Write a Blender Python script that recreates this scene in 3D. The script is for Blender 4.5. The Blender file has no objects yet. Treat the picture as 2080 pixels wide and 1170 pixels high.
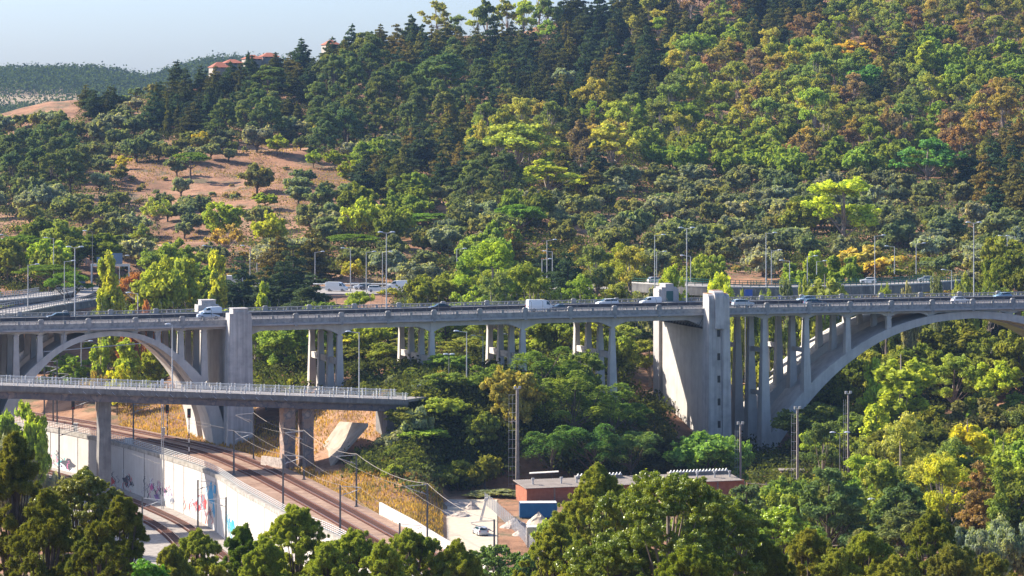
import bpy, math, random
import numpy as np
from mathutils import Vector, Matrix
R = math.radians
rnd = random.Random(7)
npr = np.random.RandomState(11)
scene = bpy.context.scene
C = scene.collection

# ------------------------------------------------------------------ camera, sky, sun, exposure
F, YH, CX, CAMZ = 6800.0, 215.0, 1040.0, 100.0      # focal length (photo px), horizon row, centre column, eye height
cd = bpy.data.cameras.new('camera'); cam = bpy.data.objects.new('camera', cd); C.objects.link(cam)
cam.location = (0, 0, CAMZ); cam.rotation_euler = (R(90), 0, 0)
cd.sensor_width = 36; cd.lens = 36*F/2080; cd.shift_y = -(585-YH)/2080
cd.clip_start = 1; cd.clip_end = 30000
scene.camera = cam
HAZE = 0.00004
SUN = Vector((-1.35, 0.44, 1.0)).normalized()        # towards the sun
w = bpy.data.worlds.new('World'); scene.world = w; w.use_nodes = True
nt = w.node_tree; nt.nodes.clear()
sk = nt.nodes.new('ShaderNodeTexSky'); sk.sky_type = 'NISHITA'; sk.sun_disc = False
sk.sun_elevation = math.asin(SUN.z); sk.sun_rotation = math.atan2(SUN.x, SUN.y)
sk.altitude = 100; sk.air_density = 0.7; sk.dust_density = 1.75; sk.ozone_density = 4.2
bg = nt.nodes.new('ShaderNodeBackground'); bg.inputs[1].default_value = 0.122
ow = nt.nodes.new('ShaderNodeOutputWorld')
nt.links.new(sk.outputs[0], bg.inputs[0]); nt.links.new(bg.outputs[0], ow.inputs[0])
ld = bpy.data.lights.new('sun', 'SUN'); ld.energy = 5.0; ld.angle = R(0.5); ld.color = (1.0, 0.90, 0.76)
lo = bpy.data.objects.new('sun', ld); C.objects.link(lo); lo.rotation_euler = SUN.to_track_quat('Z', 'Y').to_euler()
vs = scene.view_settings; vs.view_transform = 'Standard'; vs.look = 'None'; vs.exposure = 1.1; vs.gamma = 1
scene.cycles.max_bounces = 6; scene.cycles.diffuse_bounces = 2; scene.cycles.glossy_bounces = 2
scene.cycles.transmission_bounces = 3; scene.cycles.transparent_max_bounces = 4; scene.cycles.volume_bounces = 0
try: scene.cycles.use_denoising = True
except Exception: pass

# ------------------------------------------------------------------ helpers
def X_(px, D): return (px-CX)/F*D
def Z_(py, D): return CAMZ-(py-YH)/F*D
def P_(px, py, D): return Vector((X_(px, D), D, Z_(py, D)))
def pxy(v): return CX+F*v[0]/v[1], YH+F*(CAMZ-v[2])/v[1]

def tag(o, label=None, cat=None, group=None, kind=None):
    if label: o['label'] = label
    if cat: o['category'] = cat
    if group: o['group'] = group
    if kind: o['kind'] = kind
    return o
def empty(name, loc=(0,0,0), rz=0, **k):
    o = bpy.data.objects.new(name, None); C.objects.link(o); o.location = loc; o.rotation_euler = (0,0,rz)
    o.empty_display_size = .5
    return tag(o, **k)
def copy_tree(o, parent=None):
    c = o.copy(); C.objects.link(c)
    for k in ('label',):
        if parent is None and k in c: del c[k]
    if parent: c.parent = parent
    for ch in list(o.children): copy_tree(ch, c)
    return c
class MB:
    def __init__(s): s.v=[]; s.f=[]; s.m=[]
    def add(s, vs, fs, mi=0):
        n=len(s.v); s.v += [tuple(v) for v in vs]; s.f += [tuple(i+n for i in f) for f in fs]; s.m += [mi]*len(fs); return s
    def box(s, x0,x1,y0,y1,z0,z1, M=None, mi=0):
        vs=[Vector(p) for p in ((x0,y0,z0),(x1,y0,z0),(x1,y1,z0),(x0,y1,z0),(x0,y0,z1),(x1,y0,z1),(x1,y1,z1),(x0,y1,z1))]
        if M: vs=[M@v for v in vs]
        return s.add(vs, [(0,3,2,1),(4,5,6,7),(0,1,5,4),(1,2,6,5),(2,3,7,6),(3,0,4,7)], mi)
    def frus(s, c0, a0, b0, c1, a1, b1, mi=0):   # tapered box between centres c0 and c1
        vs=[]
        for c,a,b in ((c0,a0,b0),(c1,a1,b1)):
            for sx,sy in ((-1,-1),(1,-1),(1,1),(-1,1)): vs.append((c[0]+sx*a, c[1]+sy*b, c[2]))
        return s.add(vs, [(0,3,2,1),(4,5,6,7),(0,1,5,4),(1,2,6,5),(2,3,7,6),(3,0,4,7)], mi)
    def loft(s, rings, cap=True, closed=True, mi=0):
        n=len(rings[0]); vs=[p for r in rings for p in r]; fs=[]
        for i in range(len(rings)-1):
            for j in range(n if closed else n-1):
                k=(j+1)%n; fs.append((i*n+j, i*n+k, (i+1)*n+k, (i+1)*n+j))
        if cap and closed: fs.append(tuple(range(n-1,-1,-1))); fs.append(tuple((len(rings)-1)*n+j for j in range(n)))
        return s.add(vs, fs, mi)
    def tube(s, path, rad, n=6, mi=0, cap=True):
        path=[Vector(p) for p in path]; rings=[]
        if not hasattr(rad,'__len__'): rad=[rad]*len(path)
        for i,p in enumerate(path):
            d=(path[min(i+1,len(path)-1)]-path[max(i-1,0)])
            if d.length<1e-9: d=Vector((0,0,1))
            d.normalize(); u=d.cross(Vector((0,0,1)) if abs(d.z)<.95 else Vector((1,0,0))).normalized(); v=d.cross(u)
            rings.append([p+rad[i]*(u*math.cos(2*math.pi*k/n)+v*math.sin(2*math.pi*k/n)) for k in range(n)])
        return s.loft(rings, cap=cap, mi=mi)
    def build(s, name, mat, parent=None, smooth=False, **k):
        me=bpy.data.meshes.new(name); me.from_pydata(s.v, [], s.f)
        mats = mat if isinstance(mat,(list,tuple)) else [mat]
        for m in mats: me.materials.append(m)
        if len(mats)>1: me.polygons.foreach_set('material_index', s.m)
        if smooth: me.polygons.foreach_set('use_smooth', [True]*len(s.f))
        me.update()
        o=bpy.data.objects.new(name, me); C.objects.link(o)
        if parent: o.parent=parent
        return tag(o, **k)
def at(o, loc, rz=0):
    o.location=loc; o.rotation_euler=(0,0,rz); return o

# ------------------------------------------------------------------ materials
def mat(name, rough=.8):
    m=bpy.data.materials.new(name); m.use_nodes=True; n=m.node_tree; b=n.nodes['Principled BSDF']
    b.inputs['Roughness'].default_value=rough; return m,n,b
def flat(name, col, rough=.6, metal=0, emit=None):
    m,n,b=mat(name,rough); b.inputs['Base Color'].default_value=(*col,1); b.inputs['Metallic'].default_value=metal
    if emit: b.inputs['Emission Color'].default_value=(*emit,1); b.inputs['Emission Strength'].default_value=1
    return m
def ramp(n, fac, stops):
    r=n.nodes.new('ShaderNodeValToRGB'); e=r.color_ramp.elements
    while len(e)<len(stops): e.new(.5)
    for i,(p,c) in enumerate(stops): e[i].position=p; e[i].color=(*c,1)
    n.links.new(fac, r.inputs[0]); return r.outputs[0]
def noise(n, scale, detail=4, rough=.55, co='Object', stretch=None):
    tc=n.nodes.new('ShaderNodeTexCoord'); t=n.nodes.new('ShaderNodeTexNoise'); src=tc.outputs[co]
    if stretch:
        mp=n.nodes.new('ShaderNodeMapping'); mp.inputs['Scale'].default_value=stretch; n.links.new(src, mp.inputs[0]); src=mp.outputs[0]
    n.links.new(src, t.inputs['Vector']); t.inputs['Scale'].default_value=scale; t.inputs['Detail'].default_value=detail; t.inputs['Roughness'].default_value=rough
    return t.outputs['Fac']
def mixc(n, fac, a, b, mode='MIX'):
    m=n.nodes.new('ShaderNodeMix'); m.data_type='RGBA'; m.blend_type=mode
    if hasattr(fac,'links') or hasattr(fac,'is_linked'): n.links.new(fac, m.inputs[0])
    else: m.inputs[0].default_value=fac
    for i,x in ((6,a),(7,b)):
        if isinstance(x, tuple): m.inputs[i].default_value=(*x,1)
        else: n.links.new(x, m.inputs[i])
    return m.outputs[2]
def bump(n, b, fac, strength=.3, dist=.1):
    u=n.nodes.new('ShaderNodeBump'); u.inputs['Strength'].default_value=strength; u.inputs['Distance'].default_value=dist
    n.links.new(fac, u.inputs['Height']); n.links.new(u.outputs[0], b.inputs['Normal'])
def noisy(name, stops, scale, streak=None, rough=.85, bmp=.3, bd=.1, fine=3.0):
    m,n,b=mat(name,rough)
    c=ramp(n, noise(n, scale, 6, .6), stops)
    if streak: 
        st,amount,dark=streak
        f=ramp(n, noise(n, 1.0, 5, .65, stretch=st), [(.38,(0,0,0)),(.66,(1,1,1))])
        mm=n.nodes.new('ShaderNodeMath'); mm.operation='MULTIPLY'; n.links.new(f, mm.inputs[0]); mm.inputs[1].default_value=amount
        c=mixc(n, mm.outputs[0], c, dark, 'MULTIPLY')
    n.links.new(c, b.inputs['Base Color'])
    if bmp: bump(n, b, noise(n, fine, 5, .7), bmp, bd)
    return m
M={}
M['concrete']=noisy('concrete', [(.3,(.46,.435,.41)),(.55,(.57,.54,.50)),(.8,(.63,.60,.55))], .35, ((.9,.9,.06),.45,(.64,.62,.62)), bmp=.15, bd=.02)
M['pylon_concrete']=noisy('pylon_concrete', [(.3,(.40,.385,.37)),(.5,(.53,.505,.48)),(.8,(.62,.59,.56))], .5, ((1.5,1.5,.035),.75,(.52,.52,.55)), bmp=.2, bd=.03)
M['concrete_old']=noisy('weathered_concrete', [(.3,(.15,.14,.14)),(.55,(.23,.22,.21)),(.8,(.32,.30,.28))], .6, ((1.3,1.3,.12),.6,(.45,.44,.45)), bmp=.25, bd=.03)
M['rail_conc']=noisy('parapet_concrete', [(.35,(.24,.24,.24)),(.55,(.36,.35,.34)),(.75,(.46,.44,.43))], 1.2, ((.7,.7,.5),.4,(.55,.55,.55)), bmp=.2, bd=.02)
M['cornice']=noisy('cornice_concrete', [(.3,(.38,.36,.36)),(.7,(.48,.45,.44))], .5, ((1.5,1.5,.1),.35,(.6,.6,.6)), bmp=0)
M['rust_cap']=noisy('rusty_lichen', [(.35,(.34,.30,.26)),(.5,(.42,.20,.09)),(.7,(.48,.22,.08))], 1.5, bmp=0)
M['girder_old']=noisy('peeling_girder', [(.35,(.13,.12,.13)),(.5,(.20,.16,.15)),(.56,(.10,.10,.12)),(.62,(.24,.19,.17)),(.8,(.30,.24,.21))], .45, ((1.2,1.2,.3),.4,(.6,.6,.65)), bmp=.3, bd=.03)
M['pier_old']=noisy('peeling_pier', [(.36,(.30,.19,.14)),(.48,(.36,.24,.18)),(.53,(.17,.15,.15)),(.6,(.38,.28,.22)),(.75,(.50,.39,.30))], .55, ((1.2,1.2,.25),.4,(.6,.55,.55)), bmp=.5, bd=.06)
M['wall_white']=noisy('retaining_wall_paint', [(.3,(.52,.47,.43)),(.6,(.60,.56,.52)),(.85,(.64,.61,.57))], .25, ((1.8,1.8,.1),.30,(.66,.62,.60)), bmp=.1, bd=.02)
M['asphalt']=noisy('asphalt', [(.3,(.085,.08,.085)),(.7,(.13,.12,.12))], .4, bmp=0)
M['asphalt_pale']=noisy('pale_asphalt', [(.3,(.24,.22,.21)),(.7,(.33,.30,.28))], .3, bmp=0)
M['ballast']=noisy('ballast', [(.3,(.22,.13,.085)),(.5,(.35,.225,.155)),(.75,(.45,.31,.22))], .9, ((.25,.25,.25),.55,(.62,.50,.42)), bmp=.6, bd=.15, fine=6)
M['ballast_grey']=noisy('grey_ballast', [(.3,(.24,.21,.19)),(.7,(.40,.36,.32))], 1.2, bmp=.5, bd=.1, fine=6)
M['rust']=noisy('rusty_rail', [(.3,(.10,.035,.02)),(.7,(.18,.07,.04))], 2, bmp=0)
M['railtop']=flat('polished_rail', (.45,.44,.46), .3, .9)
M['brick']=noisy('red_hollow_brick', [(.3,(.30,.10,.055)),(.55,(.38,.14,.08)),(.8,(.42,.18,.11))], 1.4, ((.3,.3,6),.35,(.6,.5,.5)), bmp=.2)
M['roof_fibre']=noisy('fibre_cement_roof', [(.3,(.20,.17,.15)),(.7,(.30,.26,.23))], .8, ((3,3,3),.3,(.6,.6,.6)), bmp=.2)
M['roof_tile']=noisy('terracotta_roof', [(.3,(.26,.075,.04)),(.7,(.36,.12,.07))], 1.0, bmp=.3)
M['house_wall']=noisy('house_wall', [(.3,(.26,.24,.21)),(.7,(.32,.30,.27))], .8, bmp=0)
M['plaster']=noisy('plaster', [(.3,(.55,.52,.48)),(.7,(.66,.63,.58))], .8, bmp=0)
M['galv']=flat('galvanised_steel', (.42,.43,.45), .5, .3)
M['pole_dark']=noisy('dark_pole', [(.3,(.09,.10,.10)),(.7,(.15,.155,.15))], 1.5, bmp=0)
M['pole_conc']=noisy('concrete_mast', [(.3,(.20,.17,.15)),(.7,(.32,.28,.25))], 1.5, bmp=0)
M['lamp_white']=flat('lamp_head', (.75,.78,.82), .35)
M['white']=flat('white_paint', (.72,.72,.71), .5)
M['rail_white']=noisy('white_railing_paint', [(.3,(.62,.62,.60)),(.7,(.76,.76,.74))], 1.0, bmp=0)
M['green_rail']=flat('green_railing', (.02,.12,.085), .5)
M['darkgreen']=flat('dark_green_door', (.015,.085,.08), .5)
M['barrier']=noisy('dark_barrier', [(.3,(.045,.04,.045)),(.7,(.075,.07,.075))], .8, bmp=0)
M['black']=flat('black', (.015,.015,.018), .5)
M['glass']=flat('vehicle_glass', (.02,.05,.06), .08)
M['tyre']=flat('tyre', (.02,.02,.02), .8)
M['rim']=flat('rim', (.35,.35,.36), .4, .5)
M['redlight']=flat('red_lens', (.45,.02,.02), .3)
M['blue_box']=noisy('blue_container_paint', [(.3,(.015,.12,.28)),(.7,(.025,.17,.36))], .8, bmp=0)
M['cream_box']=noisy('cream_container_paint', [(.3,(.52,.48,.43)),(.7,(.62,.58,.52))], .8, bmp=0)
M['sand']=noisy('sand', [(.3,(.46,.38,.28)),(.7,(.60,.51,.40))], 1.0, bmp=.3)
M['rubble']=noisy('rubble', [(.3,(.26,.20,.17)),(.5,(.42,.35,.30)),(.75,(.58,.52,.46))], 2.2, bmp=.6, bd=.2)
M['signback']=flat('sign_back', (.20,.22,.26), .6)
M['signblue']=flat('sign_blue', (.02,.08,.35), .5)
M['bark']=noisy('bark', [(.3,(.07,.05,.035)),(.7,(.13,.095,.07))], 1.5, bmp=.3)
M['bark_pale']=noisy('pale_bark', [(.3,(.20,.15,.12)),(.7,(.38,.31,.26))], .8, bmp=.2)
GRAF=[flat('graffiti_blue',(.03,.30,.55)),flat('graffiti_red',(.55,.06,.06)),flat('graffiti_pink',(.5,.12,.28)),flat('graffiti_black',(.05,.05,.07)),
      flat('graffiti_teal',(.05,.38,.40)),flat('graffiti_violet',(.22,.12,.32)),flat('graffiti_pale',(.62,.70,.76)),flat('graffiti_yellow',(.6,.4,.04)), flat('graffiti_grey',(.22,.23,.28))]

def leafmat(name, trans=.35, gloss=0.0, var=.45, vein=(1.0,1.0,1.0)):
    m=bpy.data.materials.new(name); m.use_nodes=True; n=m.node_tree; n.nodes.clear()
    oi=n.nodes.new('ShaderNodeObjectInfo'); ge=n.nodes.new('ShaderNodeNewGeometry')
    v=ramp(n, ge.outputs['Random Per Island'], [(0,(1-var,1-var,1-var*.8)),(.5,(1,1,1)),(1,(1+var*1.2,1+var,1+var*.3))])
    c=mixc(n, 1.0, oi.outputs['Color'], v, 'MULTIPLY')
    v2=ramp(n, noise(n,.35,2), [(.35,(.78,.86,.95)),(.65,(1.22,1.12,.9))])
    c=mixc(n, 1.0, c, v2, 'MULTIPLY')
    d=n.nodes.new('ShaderNodeBsdfDiffuse'); t=n.nodes.new('ShaderNodeBsdfTranslucent'); mx=n.nodes.new('ShaderNodeMixShader'); mx.inputs[0].default_value=trans
    n.links.new(c, d.inputs[0])
    tc=mixc(n, 1.0, c, (1.42,1.42,.55), 'MULTIPLY'); n.links.new(tc, t.inputs[0])
    n.links.new(d.outputs[0], mx.inputs[1]); n.links.new(t.outputs[0], mx.inputs[2]); last=mx.outputs[0]
    if gloss:
        g=n.nodes.new('ShaderNodeBsdfGlossy'); g.inputs['Roughness'].default_value=.38; g.inputs[0].default_value=(.9,.95,.8,1)
        m2=n.nodes.new('ShaderNodeMixShader'); m2.inputs[0].default_value=gloss; n.links.new(last, m2.inputs[1]); n.links.new(g.outputs[0], m2.inputs[2]); last=m2.outputs[0]
    o=n.nodes.new('ShaderNodeOutputMaterial'); n.links.new(last, o.inputs[0]); return m
M['leaf']=leafmat('foliage', .42)
M['leaf_gloss']=leafmat('glossy_foliage', .36, .05, .5)
M['needle']=leafmat('needles', .34, 0, .4)

# ------------------------------------------------------------------ terrain
# rail corridor plan, solved from where the rails lie at height 35
RAIL=[(-190,822),(-160,780),(-125,738),(-98.5,703.8),(-81.6,680),(-63,648.6),(-52,626),(-40.6,592.5),(-28.4,549.4),(-17.3,508.3),(-3.8,458),(8,412),(20,368)]
WALL=[(-150,735),(-125,708),(-95,672.8),(-77.2,643.8),(-61,609.7),(-52.6,588),(-46,563),(-39.8,541.7),(-34,522),(-27,503),(-15,462),(-3,412)]
def catmull(pts, step=2.0):
    out=[]; p=[Vector(q) for q in pts]; p=[p[0]*2-p[1]]+p+[p[-1]*2-p[-2]]
    for i in range(1,len(p)-2):
        n=max(1,int((p[i+1]-p[i]).length/step))
        for k in range(n):
            t=k/n; out.append(.5*((2*p[i])+(p[i+1]-p[i-1])*t+(2*p[i-1]-5*p[i]+4*p[i+1]-p[i+2])*t*t+(-p[i-1]+3*p[i]-3*p[i+1]+p[i+2])*t**3))
    out.append(p[-2]); return out
RC=catmull(RAIL); WC=catmull(WALL)
RCa=np.array([tuple(v) for v in RC]); WCa=np.array([tuple(v) for v in WC])
def xat(arr, Y): return np.interp(Y, arr[::-1,1], arr[::-1,0])   # X of a plan curve at depth Y
def zlow(Y): return 25.4+np.clip(Y-580,-10,120)*.027

TC=[-250,0,230,420,560,700,860,1000,1150,1330,1500,1700,1900,2080,2330]
TR={150:[68]*15,220:[60]*15,300:[49]*15,360:[41]*15,
420:[30,30,30,30,32,34,34,33,32,32,33,34,35,36,37],
470:[25,25,25,25.2,27,33,34,31,31,31,32,33,34,34,35],
520:[25.2,25.2,25.2,25.2,28,34.2,34.4,31,31,31,31,31,32,33,34],
560:[25.5,25.5,25.5,25.5,30,34.6,33.4,31,31,31,30.5,30,31,32,33],
600:[26.3,26.3,26.3,30,34.6,35.2,39,34,31,31,29.5,29.5,30,31,32],
622:[27,27,27,33,35,40,46.3,45.5,40,31.5,29,29,30,31,32],
650:[28,28,30,34.6,37.5,45,47.5,46.5,43,33,28.5,29,30,31,32],
680:[33,33,33,34.6,41,45.5,47.5,46.5,45,35,29.5,29,30,32,34],
720:[38,36,37.5,42,45,46.5,47.5,47,45,40,34,32,33,36,38],
780:[46,46,46,47,47.5,48,48,48,47,45,42,40,40,42,44],
850:[53,53,52,52,52,52.3,52.3,52,52,51,50,50,50,51,52]}
RIDGE={-250:(235,1300),0:(236,1300),100:(212,1300),230:(203,1300),330:(188,1320),400:(174,1330),480:(162,1350),600:(136,1380),750:(106,1420),900:(76,1450),1040:(62,1480),1130:(42,1500),1300:(10,1520),1500:(-5,1550),2080:(-60,1600),2330:(-70,1600)}
def hillz(px, D):
    rx=sorted(RIDGE); ry=np.interp(px, rx, [RIDGE[k][0] for k in rx]); rd=np.interp(px, rx, [RIDGE[k][1] for k in rx])
    z0=np.interp(px, TC, TR[850]); y0=YH+(CAMZ-z0)*F/850
    t=(D-850)/(rd-850)
    # a gentle toe, then an even slope, then the far side falling away
    tt=np.clip(t,0,1); y=y0+(ry-y0)*(tt*.96+.04*tt*tt)
    z=CAMZ-(y-YH)/F*D
    zr=CAMZ-(ry-YH)/F*rd
    return np.where(t>1, zr-(D-rd)*.12, z)
def vnoise(X,Y,s,seed=0):
    x=X/s; y=Y/s; xi=np.floor(x); yi=np.floor(y); fx=x-xi; fy=y-yi; fx=fx*fx*(3-2*fx); fy=fy*fy*(3-2*fy)
    h=lambda a,b: np.modf(np.abs(np.sin(a*127.1+b*311.7+seed*74.7)*43758.5453))[0]
    return (h(xi,yi)*(1-fx)+h(xi+1,yi)*fx)*(1-fy)+(h(xi,yi+1)*(1-fx)+h(xi+1,yi+1)*fx)*fy-.5
def ground(X, Y):
    X=np.asarray(X,float); Y=np.asarray(Y,float); px=CX+F*X/Y
    Ds=sorted(TR); tab=np.array([TR[d] for d in Ds],float)
    pc=np.clip(px,TC[0],TC[-1]); ci=np.clip(np.searchsorted(TC,pc)-1,0,len(TC)-2); TCa=np.array(TC,float); fc=(pc-TCa[ci])/(TCa[ci+1]-TCa[ci]); fc=fc*fc*(3-2*fc)
    Da=np.array(Ds,float); Yc=np.clip(Y,Ds[0],850); di=np.clip(np.searchsorted(Da,Yc)-1,0,len(Ds)-2); fd=(Yc-Da[di])/(Da[di+1]-Da[di])
    z=(tab[di,ci]*(1-fc)+tab[di,ci+1]*fc)*(1-fd)+(tab[di+1,ci]*(1-fc)+tab[di+1,ci+1]*fc)*fd
    z=np.where(Y>850, hillz(px,Y), z)
    amp=np.clip((Y-640)/300,.25,1)
    z=z+amp*(vnoise(X,Y,38,1)*5+vnoise(X,Y,14,2)*1.6)+vnoise(X,Y,5,3)*.35
    # rail corridors
    xr=xat(RCa,Y); xw=xat(WCa,Y); on=(Y>400)&(Y<815)
    right=xr+3.5
    up=34.3
    k=np.clip((X-right)/10,0,1); bank=up*(1-k)+z*k
    z=np.where(on&(X>=xw+3)&(X<right+10)&(X>=right), bank, z)
    z=np.where(on&(X>=xw+3)&(X<right), up, z)
    low=zlow(Y)-.15
    kl=np.clip((xw-20-X)/14,0,1); lowb=low*(1-kl)+np.minimum(z,36)*kl
    z=np.where(on&(X<xw+3)&(Y<700), lowb, z)
    # yard stays level
    pxx=CX+F*X/Y; k=np.clip((pxx-840)/70,0,1)*np.clip((1530-pxx)/60,0,1)*np.clip((Y-485)/20,0,1)*np.clip((612-Y)/16,0,1)
    z=z+(31.0-z)*k
    # level shelf for the highway
    k=np.clip((pxx-340)/60,0,1)*np.clip((1300-pxx)/80,0,1)*np.clip((Y-826)/12,0,1)*np.clip((890-Y)/14,0,1)
    z=z+(52.5-z)*k
    k=np.clip((Y-596)/8,0,1)*np.clip((640-Y)/8,0,1)*np.clip((pxx-800)/40,0,1)*np.clip((1130-pxx)/50,0,1)
    z=np.where(k>0, z+(np.minimum(z,46.0)-z)*k, z)
    k=np.clip((Y-660)/20,0,1)*np.clip((720-Y)/20,0,1)*0
    return z
def gz(X,Y): return float(ground(np.array([X]),np.array([Y]))[0])
# depth of the ground seen at each photo position
PXS=np.arange(-40,2121,10.); DS=np.concatenate([np.arange(300,860,2.),np.arange(860,1620,4.)])
gX=(PXS[None,:]-CX)/F*DS[:,None]; gY=np.repeat(DS[:,None],len(PXS),1)
gYP=YH+(CAMZ-ground(gX,gY))*F/gY
def solve(px, py, dmin=300):
    c=int(round((px+40)/10)); c=max(0,min(len(PXS)-1,c)); col=gYP[:,c]; ok=np.where((col<=py)&(DS>=dmin))[0]
    return float(DS[ok[0]]) if len(ok) else None

def grid_mesh(name, us, Ys, mats, **k):
    U,Yg=np.meshgrid(us,Ys); X=U*Yg; Z=ground(X,Yg)
    n,m=X.shape; V=np.stack([X,Yg,Z],-1).reshape(-1,3)
    idx=np.arange(n*m).reshape(n,m); Fq=np.stack([idx[:-1,:-1],idx[:-1,1:],idx[1:,1:],idx[1:,:-1]],-1).reshape(-1,4)
    me=bpy.data.meshes.new(name); me.vertices.add(len(V)); me.vertices.foreach_set('co',V.ravel().astype(np.float32))
    me.loops.add(Fq.size); me.loops.foreach_set('vertex_index',Fq.ravel().astype(np.int32)); me.polygons.add(len(Fq))
    me.polygons.foreach_set('loop_start',np.arange(0,Fq.size,4,dtype=np.int32)); me.polygons.foreach_set('use_smooth',[True]*len(Fq))
    me.update(calc_edges=True); me.validate()
    me.materials.append(mats)
    o=bpy.data.objects.new(name,me); C.objects.link(o); return tag(o,**k)
m,n,b=mat('dry_earth',.95)
c1=ramp(n, noise(n,.035,6,.6), [(.35,(.19,.10,.055)),(.5,(.34,.175,.10)),(.62,(.40,.235,.15)),(.8,(.29,.18,.09))])
c2=ramp(n, noise(n,.22,6,.7), [(.35,(.55,.5,.42)),(.5,(.95,.92,.85)),(.7,(1.15,1.12,1.05))])
cc=mixc(n,1.0,c1,c2,'MULTIPLY')
cs=ramp(n, noise(n,.09,5,.7), [(.52,(0,0,0)),(.62,(.8,.8,.8))]); cc=mixc(n,cs,cc,(.10,.095,.045))
n.links.new(cc,b.inputs['Base Color']); bump(n,b,noise(n,1.2,6,.75),.8,.4)
M['earth']=m
us=np.linspace(-.215,.215,330); Ys=np.concatenate([np.arange(60,400,12.),np.arange(400,860,2.6),np.arange(860,1700,5.)])
grid_mesh('ground', us, Ys, M['earth'], kind='structure')
# the country beyond: one sheet to the horizon, with low wooded ridges
def farz(X,Y):
    base=np.interp(Y,[1650,2200,2700,3200,3600,4200,5200,7000,14000],[-10,5,60,100,128,80,20,0,-60])
    px=CX+F*X/Y; side=np.interp(px,[-400,0,200,300,420,520,640,900,2400],[2,0,-2,-12,6,10,8,0,0])
    return base+side*np.clip((Y-2500)/900,0,1)*np.clip((5000-Y)/900,0,1)+vnoise(X,Y,420,5)*26*np.clip((Y-1900)/900,0,1)+vnoise(X,Y,150,6)*8
Yf=np.concatenate([np.arange(1640,5200,45.),np.arange(5200,5900,200.)]); Uf=np.linspace(-.6,.6,260)
U,Yg=np.meshgrid(Uf,Yf); X=U*Yg; Z=farz(X,Yg); nn,mm=X.shape
V=np.stack([X,Yg,Z],-1).reshape(-1,3); idx=np.arange(nn*mm).reshape(nn,mm)
Fq=np.stack([idx[:-1,:-1],idx[:-1,1:],idx[1:,1:],idx[1:,:-1]],-1).reshape(-1,4)
me=bpy.data.meshes.new('far_hills'); me.from_pydata(V.tolist(),[],Fq.tolist()); me.polygons.foreach_set('use_smooth',[True]*len(Fq))
m,n,b=mat('far_fields',.95); cc=ramp(n, noise(n,.004,4,.5), [(.4,(.07,.08,.04)),(.55,(.14,.12,.07)),(.62,(.30,.22,.13)),(.8,(.34,.26,.16))]); n.links.new(cc,b.inputs['Base Color'])
me.materials.append(m); o=bpy.data.objects.new('far_hills',me); C.objects.link(o); tag(o,kind='structure')

# ------------------------------------------------------------------ foliage building
def quads_mesh(name, Cn, N, S, asp, T=None):
    n=len(Cn); N=N/np.maximum(np.linalg.norm(N,axis=1,keepdims=True),1e-6)
    r=npr.normal(size=(n,3)) if T is None else T
    t=r-N*np.sum(r*N,1,keepdims=True); t/=np.maximum(np.linalg.norm(t,axis=1,keepdims=True),1e-6); b_=np.cross(N,t)
    S=np.asarray(S).reshape(-1,1)*np.ones((n,1)); 
    V=np.stack([Cn+t*S, Cn+b_*S*asp, Cn-t*S*.9, Cn-b_*S*asp],1).reshape(-1,3)
    me=bpy.data.meshes.new(name); me.vertices.add(4*n); me.vertices.foreach_set('co',V.ravel().astype(np.float32))
    me.loops.add(4*n); me.loops.foreach_set('vertex_index',np.arange(4*n,dtype=np.int32)); me.polygons.add(n)
    me.polygons.foreach_set('loop_start',np.arange(0,4*n,4,dtype=np.int32)); me.update(calc_edges=True); return me
def rdir(n):
    d=npr.normal(size=(n,3)); return d/np.linalg.norm(d,axis=1,keepdims=True)
def blobs_to_leaves(bl, n, size, asp, jit=.7, up=.15, inner=.6, tdir=None, radial=False):
    B=np.array(bl,float); w_=(B[:,3]*B[:,4]+B[:,4]*B[:,5]+B[:,3]*B[:,5]); w_/=w_.sum()
    k=npr.choice(len(B),n,p=w_); d=rdir(n); d[:,2]+=up; d/=np.linalg.norm(d,axis=1,keepdims=True)
    rad=inner+(1.08-inner)*npr.rand(n)**.6
    rad=rad*np.where(npr.rand(n)<.10,1.4,1.0)
    Cn=B[k,:3]+d*B[k,3:6]*rad[:,None]; N=d/np.maximum(B[k,3:6],.05); N/=np.linalg.norm(N,axis=1,keepdims=True)
    N=N+jit*npr.normal(size=(n,3)); S=size*(.6+.8*npr.rand(n))
    T=None
    if radial: T=d+.45*npr.normal(size=(n,3))+np.array([[0,0,.35]]); N=.75*np.cross(d,npr.normal(size=(n,3)))+.5*d
    if tdir is not None: T=np.array(tdir)[None,:]+.6*npr.normal(size=(n,3))
    return Cn,N,S,asp,T
def limbs(mb, pts, base, z0, r0, n=6, zend=.0, rng=rnd):
    for p in pts:
        p=Vector(p); st=Vector((base.x,base.y,z0+rng.random()*max(.1,(p.z-z0)*.5)))
        mid=(st+p)/2+Vector((0,0,-.06*(p-st).length)); mb.tube([st,mid,p],[r0*.5,r0*.32,r0*.1],n=4,cap=False)
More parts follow.
